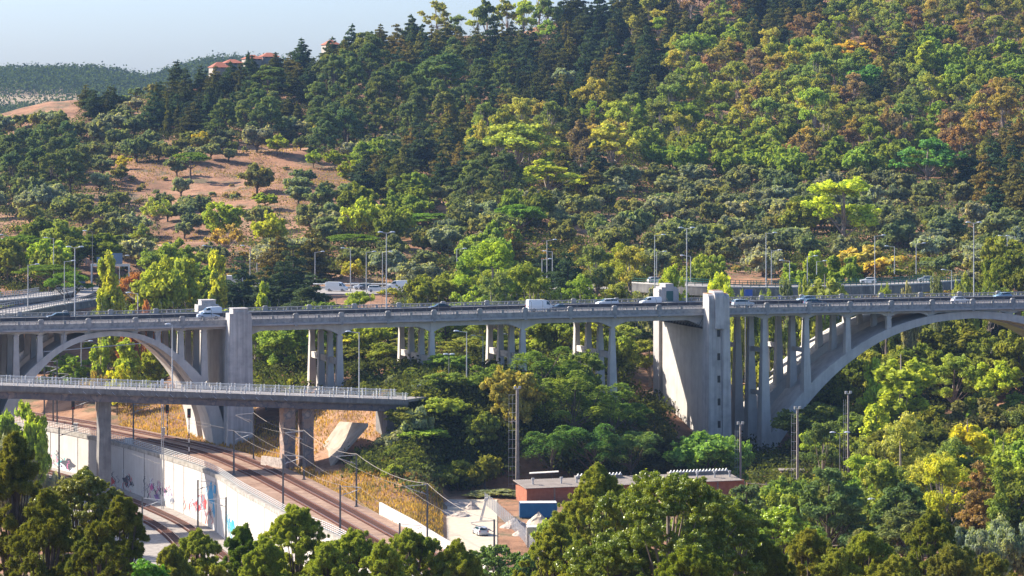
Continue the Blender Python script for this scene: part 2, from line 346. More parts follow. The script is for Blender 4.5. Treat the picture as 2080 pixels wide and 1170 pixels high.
def make_crown(kind, rng, nleaf, size, H, W, fine=0, style=None):
    """crown mesh and trunk builder for one tree of the kind, base at the origin"""
    bl=[]; tr=MB(); lp=[]; asp=.6; jit=.45; up=.15; td=None
    u=rng.uniform
    if kind=='conifer':
        lv=9; lean=(u(-.06,.06),u(-.06,.06)); wob=[u(.65,1.15) for _ in range(lv)]
        for i in range(lv):
            t=i/(lv-1); z=H*(.12+.82*t); Rr=W/2*(1-t**2.2)**.75*wob[i]+.5
            nb=max(2,int(6*(1-t)+2)); a0=u(0,6.3)
            for k in range(nb):
                a=a0+k*6.283/nb+u(-.4,.4); rr=Rr*u(.55,1.08); bl.append((math.cos(a)*rr*.6+lean[0]*z, math.sin(a)*rr*.6+lean[1]*z, z-.10*rr+u(-.3,.3), rr*.5, rr*.5, H*u(.05,.08)))
        bl.append((lean[0]*H+u(-.6,.6),lean[1]*H,H*.94,1.1,1.1,.5))
        tr.tube([(0,0,-1),(lean[0]*H*.5,lean[1]*H*.5,H*.5),(lean[0]*H,lean[1]*H,H*.97)],[.28,.18,.04],n=6); asp=.45; up=.5; jit=.55
    elif kind=='column':
        for i in range(16):
            t=i/15; z=H*(.05+.92*t); Rr=W/2*math.sin(math.pi*min(1,.12+.86*t)**.7)*.9+.12; bl.append((u(-.12,.12)*W,u(-.12,.12)*W,z,Rr,Rr,H*.07))
        tr.tube([(0,0,-1),(0,0,H*.6)],[.2,.08],n=6); asp=.35; td=(0,0,1)
    elif kind=='stone':
        for i in range(34):
            a=u(0,6.283); q=math.sqrt(rng.random()); rr=W/2*q*.86; z=H*(.66+.26*math.sqrt(max(0,1-q*q))); bl.append((math.cos(a)*rr,math.sin(a)*rr,z,W*.12,W*.12,H*.055))
        for i in range(9):
            a=i*.7+u(-.3,.3); lp.append((math.cos(a)*W*.3,math.sin(a)*W*.3,H*.7))
        tr.tube([(0,0,-1),(u(-.3,.3),0,H*.3),(u(-.3,.3),0,H*.55)],[.32,.26,.2],n=7)
        for p in lp: tr.tube([(0,0,H*.45),(p[0]*.5,p[1]*.5,H*.56),p],[.16,.11,.04],n=4,cap=False)
        asp=.4; up=.6; jit=.5
    elif kind=='pine':
        for i in range(34):
            t=rng.random()**.8; z=H*(.22+.72*t); Rr=W/2*(1-.75*t**1.6)*u(.45,1); a=u(0,6.283); s_=u(.75,1.25)*W*.105
            bl.append((math.cos(a)*Rr,math.sin(a)*Rr,z,s_,s_,s_*.8)); lp.append((math.cos(a)*Rr*.9,math.sin(a)*Rr*.9,z-.3))
        bl.append((0,0,H*.93,W*.1,W*.1,H*.06))
        tr.tube([(0,0,-1),(u(-.4,.4),u(-.3,.3),H*.45),(0,0,H*.93)],[.3,.2,.05],n=6); limbs(tr,lp[:18],Vector((0,0,0)),H*.2,.22,rng=rng); asp=.38; up=.3; jit=.5
    elif kind=='olive':
        for i in range(26):
            d=[rng.gauss(0,1) for _ in range(3)]; l=math.sqrt(sum(x*x for x in d)); q=u(.5,.84); s_=u(.8,1.25)*W*.14
            bl.append((d[0]/l*W/2*q, d[1]/l*W/2*q, H*.54+d[2]/l*H*.38*q, s_,s_,s_*.9))
        bl.append((0,0,H*.5,W*.3,W*.3,H*.22))
        for i in range(5):
            a=u(0,6.283); lp.append((math.cos(a)*W*.25,math.sin(a)*W*.25,H*.55))
        tr.tube([(0,0,-1),(u(-.2,.2),0,H*.3)],[.28,.2],n=6)
        for p in lp: tr.tube([(0,0,H*.15),(p[0]*.5,p[1]*.5,H*.3),p],[.14,.1,.04],n=4,cap=False)
        asp=.5; jit=.45
    elif kind=='euc':
        for i in range(11):
            a=u(0,6.283); ph_=u(-.45,1); q=math.sqrt(max(.05,1-max(0,ph_)**2))*u(.45,1); x=math.cos(a)*W/2*q*.85; y=math.sin(a)*W/2*q*.85; z=H*(.52+.36*ph_); lp.append((x,y,z))
            for k in range(3):
                s_=W*u(.09,.145); bl.append((x+u(-1,1)*W*.12,y+u(-1,1)*W*.12,z+u(-.8,1)*H*.07,s_,s_,s_*.95))
        for k in range(5): s_=W*u(.10,.15); bl.append((u(-1,1)*W*.15,u(-1,1)*W*.15,H*u(.72,.9),s_,s_,s_))
        top=(u(-.6,.6),u(-.6,.6),H*.86); tr.tube([(0,0,-1),(u(-.4,.4),u(-.4,.4),H*.35),top],[.34,.26,.07],n=6)
        for p in lp: tr.tube([(0,0,H*u(.12,.35)),(p[0]*.45,p[1]*.45,p[2]*.62),p],[.17,.11,.04],n=4,cap=False)
        asp=.5; jit=.45; up=.05
    elif kind=='broad':
        for i in range(30):
            d=[rng.gauss(0,1) for _ in range(3)]; l=math.sqrt(sum(x*x for x in d)); q=u(.55,.86); s_=u(.8,1.2)*W*.13
            bl.append((d[0]/l*W/2*q, d[1]/l*W/2*q, H*.56+d[2]/l*H*.40*q, s_,s_,s_*.9))
        bl.append((0,0,H*.55,W*.3,W*.3,H*.25))
        tr.tube([(0,0,-1),(u(-.2,.2),0,H*.5)],[.25,.15],n=6); limbs(tr,[b_[:3] for b_ in bl[:10]],Vector((0,0,0)),H*.2,.2,rng=rng); asp=.6
    elif kind=='poplar':
        for i in range(26):
            t=rng.random(); z=H*(.12+.82*t); Rr=W/2*(math.sin(math.pi*(.1+.85*t)))*u(.3,.75); a=u(0,6.283); s_=W*u(.13,.2)
            bl.append((math.cos(a)*Rr,math.sin(a)*Rr,z,s_,s_,s_*1.5)); lp.append((math.cos(a)*Rr,math.sin(a)*Rr,z))
        tr.tube([(0,0,-1),(0,0,H*.92)],[.22,.04],n=6); limbs(tr,lp[:12],Vector((0,0,0)),H*.1,.16,rng=rng); asp=.7; jit=.6
    elif kind=='twiggy':
        for i in range(26):
            a=u(0,6.283); Rr=W/2*math.sqrt(rng.random()); z=H*(.45+.5*rng.random()*math.sqrt(max(.1,1-(2*Rr/W)**2))); lp.append((math.cos(a)*Rr,math.sin(a)*Rr,z)); s_=W*.1
            bl.append((math.cos(a)*Rr,math.sin(a)*Rr,z,s_,s_,s_))
        tr.tube([(0,0,-1),(u(-.3,.3),0,H*.4)],[.24,.15],n=6)
        for p in lp:
            tr.tube([(0,0,H*.25),(p[0]*.5,p[1]*.5,p[2]*.65),p],[.13,.08,.02],n=3,cap=False)
            for k in range(3): q=(p[0]*u(.6,1.3),p[1]*u(.6,1.3),p[2]*u(.9,1.12)); tr.tube([(p[0]*.6,p[1]*.6,p[2]*.72),q],[.05,.012],n=3,cap=False)
        asp=.5; nleaf=int(nleaf*.45); jit=1.2
    elif kind=='bush':
        for i in range(14):
            a=u(0,6.283); q=math.sqrt(rng.random()); s_=u(.8,1.3)*W*.17; bl.append((math.cos(a)*W/2*q*.75,math.sin(a)*W/2*q*.75,H*(.1+.6*math.sqrt(1-q*q)*u(.6,1)),s_,s_,H*.2))
        tr.tube([(0,0,-.8),(0,0,H*.5)],[.1,.04],n=5); asp=.5; jit=.55
    elif kind=='fern':   # tree of heaven: fronds that arch outwards
        cs=[]
        for i in range(26):
            d=[rng.gauss(0,1) for _ in range(3)]; l=math.sqrt(sum(x*x for x in d)); q=u(.6,.95)
            cs.append((d[0]/l*W/2*q, d[1]/l*W/2*q, H*.58+abs(d[2])/l*H*.38*q-(.12*H if d[2]<0 else 0)))
        A=[];B=[];S_=[];TT_=[]
        for c in cs:
            for k in range(max(6,nleaf//400)):
                a=u(0,6.283); L=u(.9,1.5)*W*.12
                for j in range(14):
                    t=j/13; A.append((c[0]+math.cos(a)*L*t, c[1]+math.sin(a)*L*t, c[2]+L*(.35*t-.7*t*t))); 
                    B.append((u(-.4,.4),u(-.4,.4),1)); S_.append(size*1.1*(1-.5*t)); TT_.append((-math.sin(a),math.cos(a),-.2))
        tr.tube([(0,0,-1),(u(-.3,.3),0,H*.55)],[.2,.12],n=6); limbs(tr,cs[:14],Vector((0,0,0)),H*.2,.16,rng=rng)
        A=np.array(A)+npr.normal(size=(len(A),3))*.06; return quads_mesh('crown',A,np.array(B),np.array(S_),.32,np.array(TT_)), tr
    if style:
        bl,lp=hero_lobes(style,rng,H,W); tr=MB(); tr.tube([(0,0,-1),(.2,.1,H*.5),(0,0,H*.92)],[.42,.28,.05],n=7)
        for p in lp: tr.tube([(0,0,H*u(.2,.45)),(p[0]*.5,p[1]*.5,p[2]*.72),p],[.17,.10,.03],n=5,cap=False)
        td=None; asp=.22 if style=='puff' else .45; jit=.55 if style=='puff' else .6; up=.45 if style=='puff' else .2
    sub={'conifer':.55,'column':.6,'stone':.6,'pine':.42,'olive':.42,'euc':.42,'broad':.40,'poplar':.42,'twiggy':.6,'bush':.45}.get(kind,.45)
    ks=fine or {'column':4,'stone':6,'conifer':5}.get(kind,8); sb=[]
    for (x,y,z,rx,ry,rz) in bl:
        for q in range(ks):
            d=[rng.gauss(0,1) for _ in range(3)]; l=math.sqrt(sum(v*v for v in d))+1e-6; d[2]=abs(d[2])*.6+d[2]*.4; e=u(.55,1.05); f=u(.55,1.2)*sub*(1 if not fine else 1.6/fine**.5*1.25)
            sb.append((x+d[0]/l*rx*e,y+d[1]/l*ry*e,z+d[2]/l*rz*e,rx*f,ry*f,rz*f*(1.2 if kind in('pine','poplar') else 1)))
    bl=sb
    Cn,N,S,asp,T=blobs_to_leaves(bl,nleaf,size,asp,jit,up,.45,td,radial=(style=='puff'))
    keep=Cn[:,2]>.05*H
    return quads_mesh('crown',Cn[keep],N[keep],S[keep],asp,None if T is None else T[keep]), tr
NAMES={'conifer':('cypress_tree','cypress'),'column':('column_cypress','cypress'),'stone':('stone_pine','pine tree'),'pine':('pine_tree','pine tree'),'olive':('olive_tree','olive tree'),
 'euc':('eucalyptus_tree','eucalyptus'),'broad':('broadleaf_tree','tree'),'poplar':('poplar_tree','poplar'),'twiggy':('bare_tree','bare tree'),'bush':('bush','bush'),'fern':('tree_of_heaven','tree')}
def hero_lobes(style,rng,H,W):
    u=rng.uniform; bl=[]; lp=[]; n_=int({'puff':210,'dense':200,'euc':120}[style]*min(2.2,max(.7,(W*H)/170)))
    for i in range(n_):
        t=rng.random()**.75; a=u(0,6.283)
        if style=='puff': z=H*(.16+.81*t); Rr=W/2*(1-t**2.2)**.75*u(.3,1.1)
        else: z=H*(.25+.68*t); Rr=W/2*math.sqrt(max(.06,1-(t*1.0)**2.6))*u(.3,1)
        s_=u(.75,1.3)*{'puff':.6,'dense':.75,'euc':1.0}[style]*(W/14)**.35; bl.append((math.cos(a)*Rr,math.sin(a)*Rr,z,s_,s_,s_*(1.15 if style=='puff' else .85)))
        if i%6==0: lp.append((math.cos(a)*Rr*.9,math.sin(a)*Rr*.9,z-.3))
    return bl,lp
REF={'conifer':(12,8),'column':(12,2.4),'stone':(9,11),'pine':(13,10),'olive':(5.5,6.5),'euc':(16,12),'broad':(9,9),'poplar':(13,5),'twiggy':(9,8),'bush':(2.6,3.6),'fern':(7,9)}
LMAT={'conifer':'needle','column':'needle','stone':'needle','pine':'needle'}
PROTO={}
def proto(kind, lod):
    key=(kind,lod)
    if key not in PROTO:
        L=[]; H,W=REF[kind]
        for i in range({'far':6,'mid':5,'near':2}[lod]):
            rng=random.Random(hash((len(kind),ord(kind[0]),ord(kind[-1]),lod=='far',i))&0xffff)
            base={'conifer':5200,'column':1800,'stone':4200,'pine':5000,'olive':3200,'euc':4200,'broad':4200,'poplar':3200,'twiggy':2600,'bush':1100,'fern':5200}[kind]
            fac,sz={'far':(1.5,.36),'mid':(2.8,.25),'near':(7,.16)}[lod]
            if kind in('conifer','pine'): sz*=1.05
            if kind=='bush': sz*=.75
            cm,tr=make_crown(kind,rng,int(base*fac),sz,H,W)
            cm.materials.append(M[LMAT.get(kind,'leaf')])
            t=tr.build('trunk',M['bark_pale'] if kind in('euc','poplar','twiggy') else M['bark'])
            tm=t.data; bpy.data.objects.remove(t); L.append((cm,tm))
        PROTO[key]=L
    return PROTO[key]
TREES=[]; LKF=2.4
def tree(kind, X, Y, H, W, col, label=None, group=None, lod=None, z=None, desc=None, var=None):
    lod=lod or ('far' if Y>860 else 'mid' if Y>430 else 'near'); L=proto(kind,lod); cm,tm=L[rnd.randrange(len(L)) if var is None else var%len(L)]
    H0,W0=REF[kind]; z=gz(X,Y) if z is None else z; nm,cat=NAMES[kind]
    r=empty(nm,(X,Y,z),rnd.uniform(0,6.283)); r.scale=(W/W0,W/W0,H/H0)
    c=bpy.data.objects.new('crown',cm); C.objects.link(c); c.parent=r
    j=rnd.uniform(.82,1.18)*LKF; c.color=(col[0]*j*rnd.uniform(.96,1.2),col[1]*j*.95,col[2]*j*rnd.uniform(.9,1.1),1)
    t=bpy.data.objects.new('trunk',tm); C.objects.link(t); t.parent=r
    tag(r,label,cat,group); px,py=pxy((X,Y,z+H*.55)); TREES.append([r,kind,px,py,label,desc,group,X,Y,W,H]); return r
def tsp(kind, px, ybase, hpx, wpx, col, label, dmin=300, **k):       # placed by where its foot shows
    D=solve(px,ybase,dmin) or 1300; return tree(kind, X_(px,D), D, hpx*D/F, wpx*D/F, col, label, **k)
def ttop(kind, px, ytop, D, wpx, col, label, **k):                   # placed by distance and where its top shows
    X=X_(px,D); z=gz(X,D); H=max(1.5,Z_(ytop,D)-z); return tree(kind, X, D, H, wpx*D/F, col, label, z=z, **k)
# ------------------------------------------------------------------ the big viaduct (local x along it, y = depth from its near face)
TH=R(17.3); VX,VY=-76.42,640.0
def cam_(s): return .55*min(1,s/90) if s>0 else .0032*s
def VW(s,t,z): return Vector((VX+math.cos(TH)*s-math.sin(TH)*t, VY+math.sin(TH)*s+math.cos(TH)*t, z))
def s_of(px,t=0):
    u=(px-CX)/F; return (u*(VY+math.cos(TH)*t)-VX+math.sin(TH)*t)/(math.cos(TH)-math.sin(TH)*u)
vd=empty('viaduct',(VX,VY,0),TH,label='long pale concrete road viaduct with open arches, slender columns and two pylons',cat='viaduct')
CON=M['concrete']; S0,S1=-58,246; DW=26.3
sts=[S0+i*4.0 for i in range(int((S1-S0)/4)+1)]
def vloft(name, prof, m, s0=S0, s1=S1, **k):
    ss=[s0]+[s for s in sts if s0<s<s1]+[s1]
    mb=MB().loft([[(s,t,z+cam_(s)) for t,z in prof] for s in ss]); return mb.build(name,m,vd,**k)
vloft('deck_slab',[(.25,57.42),(DW-.25,57.42),(DW-.25,58.14),(.25,58.14)],CON)
vloft('road_surface',[(1.6,58.145),(DW-1.6,58.145),(DW-1.6,58.20),(1.6,58.20)],M['asphalt'])
for t0 in (.3,DW-1.6): vloft('pavement',[(t0,58.145),(t0+1.3,58.145),(t0+1.3,58.34),(t0,58.34)],M['rail_conc'])
for a,b_ in ((-.32,.25),(DW-.25,DW+.32)): vloft('cornice',[(a,57.2),(b_,57.1),(b_,57.55),(a,57.55)],M['cornice'])
for a,b_ in ((-.08,.3),(DW-.3,DW+.08)): vloft('parapet',[(a,57.553),(b_,57.553),(b_,58.55),(a,58.55)],M['rail_conc'])
BT=[22.6+1.9, 45.2,63.95,82.75,101.6,122.6]            # mid bents
posts=[-4.55-9.1*k for k in range(5,-1,-1)]+[4.55,13.65]
posts+= [26.9+9.15*1] + [45.2+9.4*k for k in range(8)]+[134.3+9.15*k for k in range(-0,13)]
posts=sorted(posts)
SPAN=[(-27.1,-22.0),(22.0,26.9),(120.6,125.2)]
inpyl=lambda s,m=.4:any(a-m<s<b+m for a,b in SPAN)
for side,(ta,tb) in enumerate(((-.1,.28),(DW-.28,DW+.1))):
    pm=MB(); rm=MB(); bm_=MB()
    for i,s in enumerate(posts):
        if inpyl(s): continue
        pm=MB() if side==0 else pm
        z=cam_(s); pm.box(s-.5,s+.5,ta-.12,tb+.12,57.56+z,59.32+z); pm.box(s-.36,s+.36,ta-.05,tb+.05,59.32+z,59.46+z); pm.box(s-.3,s+.3,ta-.25,tb,57.0+z,57.56+z)
        if side==0: pm.build('parapet_post',M['rail_conc'],vd); pm=MB()
    allp=posts+[-22.0,22.0,-27.1,26.9,120.6,125.2]
    allp=sorted(allp)
    for a,b_ in zip(allp,allp[1:]):
        if b_-a<1.2 or any(p-.1<=a and b_<=q+.1 for p,q in SPAN): continue
        mid=(a+b_)/2; half=[(a+.5,b_-.5)]
        if b_-a>6:
            pm.box(mid-.22,mid+.22,ta-.04,tb+.04,57.7+cam_(mid),59.05+cam_(mid))
            if side==0: pm.build('parapet_post',M['rail_conc'],vd); pm=MB()
            half=[(a+.5,mid-.22),(mid+.22,b_-.5)]
        z0,z1=cam_(a),cam_(b_)
        tm_=(ta+tb)/2
        rm=MB(); rm.loft([[(s,tm_-.16,59.0+z),(s,tm_+.16,59.0+z),(s,tm_+.16,59.16+z),(s,tm_-.16,59.16+z)] for s,z in ((a+.4,z0),(b_-.4,z1))]); rm.build('top_rail',M['rail_conc'],vd)
        for h in (58.70,58.85): bm_.loft([[(s,tm_-.04,h+z),(s,tm_+.04,h+z),(s,tm_+.04,h+.045+z),(s,tm_-.04,h+.045+z)] for s,z in ((a+.4,z0),(b_-.4,z1))])
        for p,q in half:
            for k in (.18,.5,.86): s=p+(q-p)*k+(rnd.random()-.5)*.1; bm_.box(s-.07,s+.07,tm_-.1,tm_+.1,58.55+cam_(s),59.0+cam_(s))
    if side: pm.build('parapet_post',M['rail_conc'],vd,kind='stuff')
    bm_.build('balusters',M['cornice'],vd,kind='stuff')
# thin wire fence with bent tips on the near parapet, and its twin at the back
for tt in (.75,DW-.75):
    fm=MB(); s=S0+.7
    while s<S1:
        if not inpyl(s,0): z=cam_(s); fm.tube([(s,tt,58.34+z),(s,tt,60.4+z)],.032,4); fm.tube([(s,tt,60.4+z),(s-.18,tt+.3,60.72+z)],.045,4)
        s+=2.4
    fm.build('safety_fence',M['pole_dark'],vd,kind='stuff')
vloft('median_barrier',[(12.75,58.205),(13.45,58.205),(13.3,59.05),(12.9,59.05)],M['barrier'])
# girders with haunches
GT=[1.7,9.2,16.7,24.2]
def gbot(s):
    if 26.5<=s<=121:
        d=min(abs(s-b_) for b_ in (26.4,)+tuple(BT[1:5])+(120.6,)); return 56.15-1.25*max(0,1-d/3.2)**1.3
    if s<26.5: k=min(abs(s-4.55*i) for i in range(-12,7)); return 56.72-.45*max(0,1-k/1.1)
    k=min(abs(s-(134.3+9.15*i)) for i in range(-2,14)); return 56.65-.75*max(0,1-k/1.9)
for t in GT:
    ss=sorted(set([S0+.3+i*.6 for i in range(int((S1-S0-.6)/.6))]+[a for p in SPAN for a in p]))
    MB().loft([[(s,t-.42,gbot(s)+cam_(s)),(s,t+.42,gbot(s)+cam_(s)),(s,t+.42,57.43+cam_(s)),(s,t-.42,57.43+cam_(s))] for s in ss]).build('girder',CON,vd)
cm=MB()
for i in range(-12,54):
    s=4.6*i+1.2
    if not inpyl(s): cm.box(s-.15,s+.15,2.13,GT[3]-.43,56.75+cam_(s),57.42+cam_(s))
cm.build('cross_beams',CON,vd,kind='stuff')
# columns
def column(s,t,zb,zn,pil=True,foot=.0):
    h=zn-zb; a=.46+.026*h; b_=.55+.035*h; mb=MB(); z=cam_(s)
    mb.frus((s,t,zb),a,b_,(s,t,zn),.46,.55)
    mb.box(s-.56,s+.56,t-.66,t+.66,zn,zn+.28)
    mb.box(s-.36,s+.36,t-.50,t+.50,zn+.28,57.3+z)
    return mb.build('column',CON,vd)
ext=lambda s: 56.9-np.interp(abs(s),[0,4.55,8.8,13.5,18.6,20.2,21.6,22.6],[0,.45,1.95,5.1,9.9,13.2,17.2,22.8])
inn=lambda s: None
IL=[(0,.95),(4.5,1.5),(9,3.3),(13,6.6),(16,10.4),(18,14.2),(19.2,17.8),(20.0,22.8)]
EL=[(0,0),(4.5,.45),(9,2.05),(13.3,5.0),(17.4,8.9),(19.9,12.6),(21.6,17.2),(22.9,22.8)]
def arch(name,sc,zc,E,I,t0,t1):
    E2=catmull([(a,b_) for a,b_ in E],2.0); I2=catmull([(a,b_) for a,b_ in I],2.0)
    n_=22
    def res(P):
        L=[0]; 
        for a,b_ in zip(P,P[1:]): L.append(L[-1]+(b_-a).length)
        return [(np.interp(L[-1]*k/n_,L,[p[0] for p in P]),np.interp(L[-1]*k/n_,L,[p[1] for p in P])) for k in range(n_+1)]
    e=res(E2); i_=res(I2); side=[(-a,b_,-c,d) for (a,b_),(c,d) in list(zip(e,i_))[::-1]]+[(a,b_,c,d) for (a,b_),(c,d) in list(zip(e,i_))[1:]]
    rings=[[(sc+a,t0,zc-b_),(sc+a,t1,zc-b_),(sc+c,t1,zc-d),(sc+c,t0,zc-d)] for a,b_,c,d in side]
    return MB().loft(rings).build(name,CON,vd)
for t0,t1 in ((.75,10.3),(15.5,25.1)): arch('small_arch',0,56.92,EL,IL,t0,t1)
ER=[(0,0),(9,.75),(19,3.4),(28,8.1),(37.3,15.4),(47.3,27.4),(50.5,32)]
IR=[(0,1.5),(9,2.3),(19,5.2),(28,10.4),(36,17.6),(43.8,27.4),(47,32)]
for t0,t1 in ((.75,10.3),(15.5,25.1)): arch('main_arch',180.2,57.45,ER,IR,t0,t1)
exR=lambda s: 57.45-np.interp(abs(s-180.2),[a for a,b_ in ER],[b_ for a,b_ in ER])
for sg in (-1,1):
    for k in (1,2,3,4):
        s=sg*k*4.55
        for t in GT: column(s,t,float(ext(s))-.5,55.95+cam_(s) if k>1 else 56.45)
for k in (-28.5,-38,-48): 
    for t in GT: column(k,t,28,55.5)
for s in BT[1:5]:
    for t in GT:
        w_=VW(s,t,0); column(s,t,gz(w_.x,w_.y)-1.0,54.45+cam_(s))
    mb=MB(); mb.box(s-.32,s+.32,GT[0]+.6,GT[3]-.6,49.3,50.5)
    for t in GT[:3]: mb.tube([(s,t+.2,50.05),(s,t+1.0,50.05)],.75,8)
    mb.build('tie_beam',CON,vd)
for i in range(5):
    for s in ((134.3+9.15*i,) if i==4 else (134.3+9.15*i,)):
        for t in GT: column(s,t,float(exR(s))-1.2,55.7+cam_(s) if i<4 else 55.9+cam_(s))
        zs={0:(50.2,41.4),1:(50.0,),2:()}.get(i,())
        for zt in zs:
            for a,b_ in ((GT[0],GT[1]),(GT[2],GT[3])): MB().box(s-.3,s+.3,a+.6,b_-.6,zt-.45,zt+.45).build('tie_beam',CON,vd)
for i in range(5,10):
    s=134.3+9.15*(i+.0)
    if abs(s-180.2)<6: continue
    for t in GT: column(s,t,float(exR(s))-.8,56.0+cam_(s))
for t in (16.7,24.2): column(129.6,t,26,55.6+.55)
# springing blocks of the main arch
MB().box(128.6,134.6,.4,25.4,20,30.2).build('springing',CON,vd)
# pylons: a wall between each pair
def pylon_left(sa,sb):
    MB().box(sa+.5,sb-.2,.55,26.0,24,57.1).build('pier_wall',CON,vd)
    for t0,t1 in ((-3.0,.5),(26.1,29.6)):
        c=(sa+sb)/2; mb=MB(); mb.frus((c,(t0+t1)/2,20),2.95,2.0,(c,(t0+t1)/2,60.0),2.15,1.75)
        mb.box(c-1.45,c+1.45,t0+.15,t1-.15,59.9,60.9); mb.box(c-.75,c+.75,t0-.12,t0+.4,24,60.4)
        mb.build('pylon',M['pylon_concrete'],vd)
        MB().box(c-1.55,c+1.55,t0+.05,t1-.05,60.9,61.0).build('cap',M['cornice'],vd)
pylon_left(22.0,26.8); pylon_left(-27.0,-22.2)
sa,sb=120.6,125.0
MB().box(sa+.55,sb-.3,.55,26.0,20,57.4).build('pier_wall',CON,vd)
MB().box(sa+.35,sa+.56,.55,1.9,20,57.0).build('pilaster',CON,vd)
for sgn,t0,t1 in ((1,-3.0,.5),(-1,26.1,30.2)):
    pts=[]
    def prof(zt,fr,inset):   # side outline with a rounded outer top edge; returns (t,z)
        a,b_=(t0+inset,t1) if sgn>0 else (t1-inset,t0)
        d=1 if sgn>0 else -1; o=[(b_,20),(b_,zt)]
        for k in range(7): th=math.pi/2*k/6; o.append((a+d*(fr-fr*math.sin(th)), zt-fr+fr*math.cos(th)))
        o.append((a-d*.55,20)); return o
    zt=62.4 if sgn>0 else 62.7
    def slab(x0,x1,zt,fr,inset,name,m,flare=.0):
        m=M['pylon_concrete']
        o=prof(zt,fr,inset); mb=MB(); mb.loft([[(x0-(flare if z<30 else 0),t,z) for t,z in o],[(x1+(flare if z<30 else 0),t,z) for t,z in o]]); return mb.build(name,m,vd)
    if sgn>0:
        slab(sa,sa+1.35,zt-.25,1.3,0,'pylon',CON,.35); slab(sb-1.3,sb,zt-.25,1.3,0,'pylon',CON,.45)
        slab(sa+1.352,sb-1.302,zt-.6,1.0,.45,'stair_recess',CON)
        mb=MB(); o=prof(zt+.35,1.5,-.28); o=[(t,max(z,55.2)) for t,z in o]; mb.loft([[(sa+1.2,t,z) for t,z in o],[(sb-1.2,t,z) for t,z in o]]); mb.build('pylon_head',M['pylon_concrete'],vd)
        for x in (sa+1.36,sb-1.66): MB().box(x,x+.3,-2.95,-2.3,22,55.19).build('stair_jamb',M['cornice'],vd)
        for i,z in enumerate((54.2,49.5,45.0,40.4,35.9,31.4)):
            wn=MB().box(sa+1.75,sb-1.75,-2.62-.006*(55-z),-2.3,z-.85,z+.85).build('window',M['cornice'],vd)
            MB().box(sa+1.9,sb-1.9,-2.64-.012*(60-z),-2.6,z-.7,z+.7).build('window_opening',M['black'],wn)
        MB().box(sa-.02,sa+1.2,-1.9,.45,zt-.26,zt-.18).box(sb-1.15,sb+.02,-1.9,.45,zt-.26,zt-.18).build('cap',M['rust_cap'],vd)
        MB().box(sa+1.18,sb-1.18,-1.85,.47,zt+.33,zt+.42).build('cap',M['rust_cap'],vd)
    else:
        MB().box(sa,sb,t0+.6,t1,20,61.6).build('pylon',M['cornice'],vd)
        MB().box(sa+1.3,sb-1.3,t0+.2,t1-.2,57,62.7).build('pylon_head',M['cornice'],vd)
        MB().box(sa+.5,sb-.5,t0+.35,t1-.1,57,62.0).build('pylon_shoulder',M['cornice'],vd)
        dr=MB().box(sa+1.5,sb-1.4,t0+.1,t0+.25,58.3,61.2).build('door',M['darkgreen'],vd)
# hanging walkway under the deck beside the right pylon
mb=MB()
for i in range(15):
    t=.9+i*1.75; mb.tube([(sa+.1,t,57.0),(sa-.9,t,55.2)],.05,4); mb.tube([(sa+.5,t,54.9),(sa-.9,t,55.2)],.05,4); mb.tube([(sa-.9,t,55.2),(sa-.9,t,56.2)],.04,4)
mb.box(sa-.95,sa+.5,.8,25.6,55.14,55.24); mb.box(sa-.96,sa-.9,.8,25.6,56.1,56.2); mb.box(sa-.96,sa-.9,.8,25.6,55.6,55.66)
mb.build('service_walkway',M['black'],vd)
MB().tube([(7.5+2,1.0,56.6),(8.6,.9,54.6),(-13.2,.9,53.2)],.09,5).tube([(-9,.85,57),(-9.2,.85,54.5),(-10.2,.85,52.9)],.12,5).build('drain_pipe',M['galv'],vd)

# ------------------------------------------------------------------ lower road bridge in front
# parallel to the viaduct, falling to the right; z is given relative to its railing top line
lby=lambda u: 614.2/(1-.3115*u)
A=Vector((-62.9,594.6,0)); phi=math.atan(.3115)
lb=empty('road_bridge',(A.x,A.y,0),phi,label='low weathered concrete road bridge with white railings, crossing the tracks before the viaduct',cat='bridge')
L0=-56; LL=46.2; W2=8.4
lz=lambda x: 50.55-.0600*x          # railing top
def lloft(name,prof,m,x0=L0,x1=LL,**k):
    return MB().loft([[(x,t,z+lz(x)) for t,z in prof] for x in np.linspace(x0,x1,14)]).build(name,m,lb,**k)
lloft('deck_slab',[(.35,-2.3),(W2-.35,-2.3),(W2-.35,-1.3),(.35,-1.3)],M['concrete_old'])
lloft('road_surface',[(1.2,-1.29),(W2-1.2,-1.29),(W2-1.2,-1.22),(1.2,-1.22)],M['asphalt_pale'])
for t0 in (0,W2-.34): lloft('edge_beam',[(t0,-2.1),(t0+.34,-2.1),(t0+.34,-1.2),(t0,-1.2)],M['concrete_old'])
for t0 in (.9,W2-1.6): lloft('girder',[(t0,-3.55),(t0+.7,-3.55),(t0+.7,-2.31),(t0,-2.31)],M['girder_old'])
for t0,zz in ((.1,0),(W2-.2,0)):
    mb=MB(); x=L0+.5
    while x<LL:
        for d in (0,.62): mb.box(x+d-.075,x+d+.075,t0-.05,t0+.13,lz(x)-1.8,lz(x)+.08)
        x+=2.72
    lloft('rail_bar',[(t0,-.1),(t0+.08,-.1),(t0+.08,0),(t0,0)],M['rail_white'])
    lloft('rail_bar',[(t0,-1.0),(t0+.08,-1.0),(t0+.08,-.93),(t0,-.93)],M['rail_white']); x=L0
    while x<LL: mb.box(x-.026,x+.026,t0+.02,t0+.06,lz(x)-1.0,lz(x)-.08); x+=.24
    mb.build('railing_bars',M['rail_white'],lb,kind='stuff')
for i in range(16): x=-16+i*2.6; MB().tube([(x,-.05,lz(x)-1.7),(x+.5,-.5,lz(x)-2.2)],.04,4).build('bracket',M['galv'],lb)
for t0 in (.02,): pass
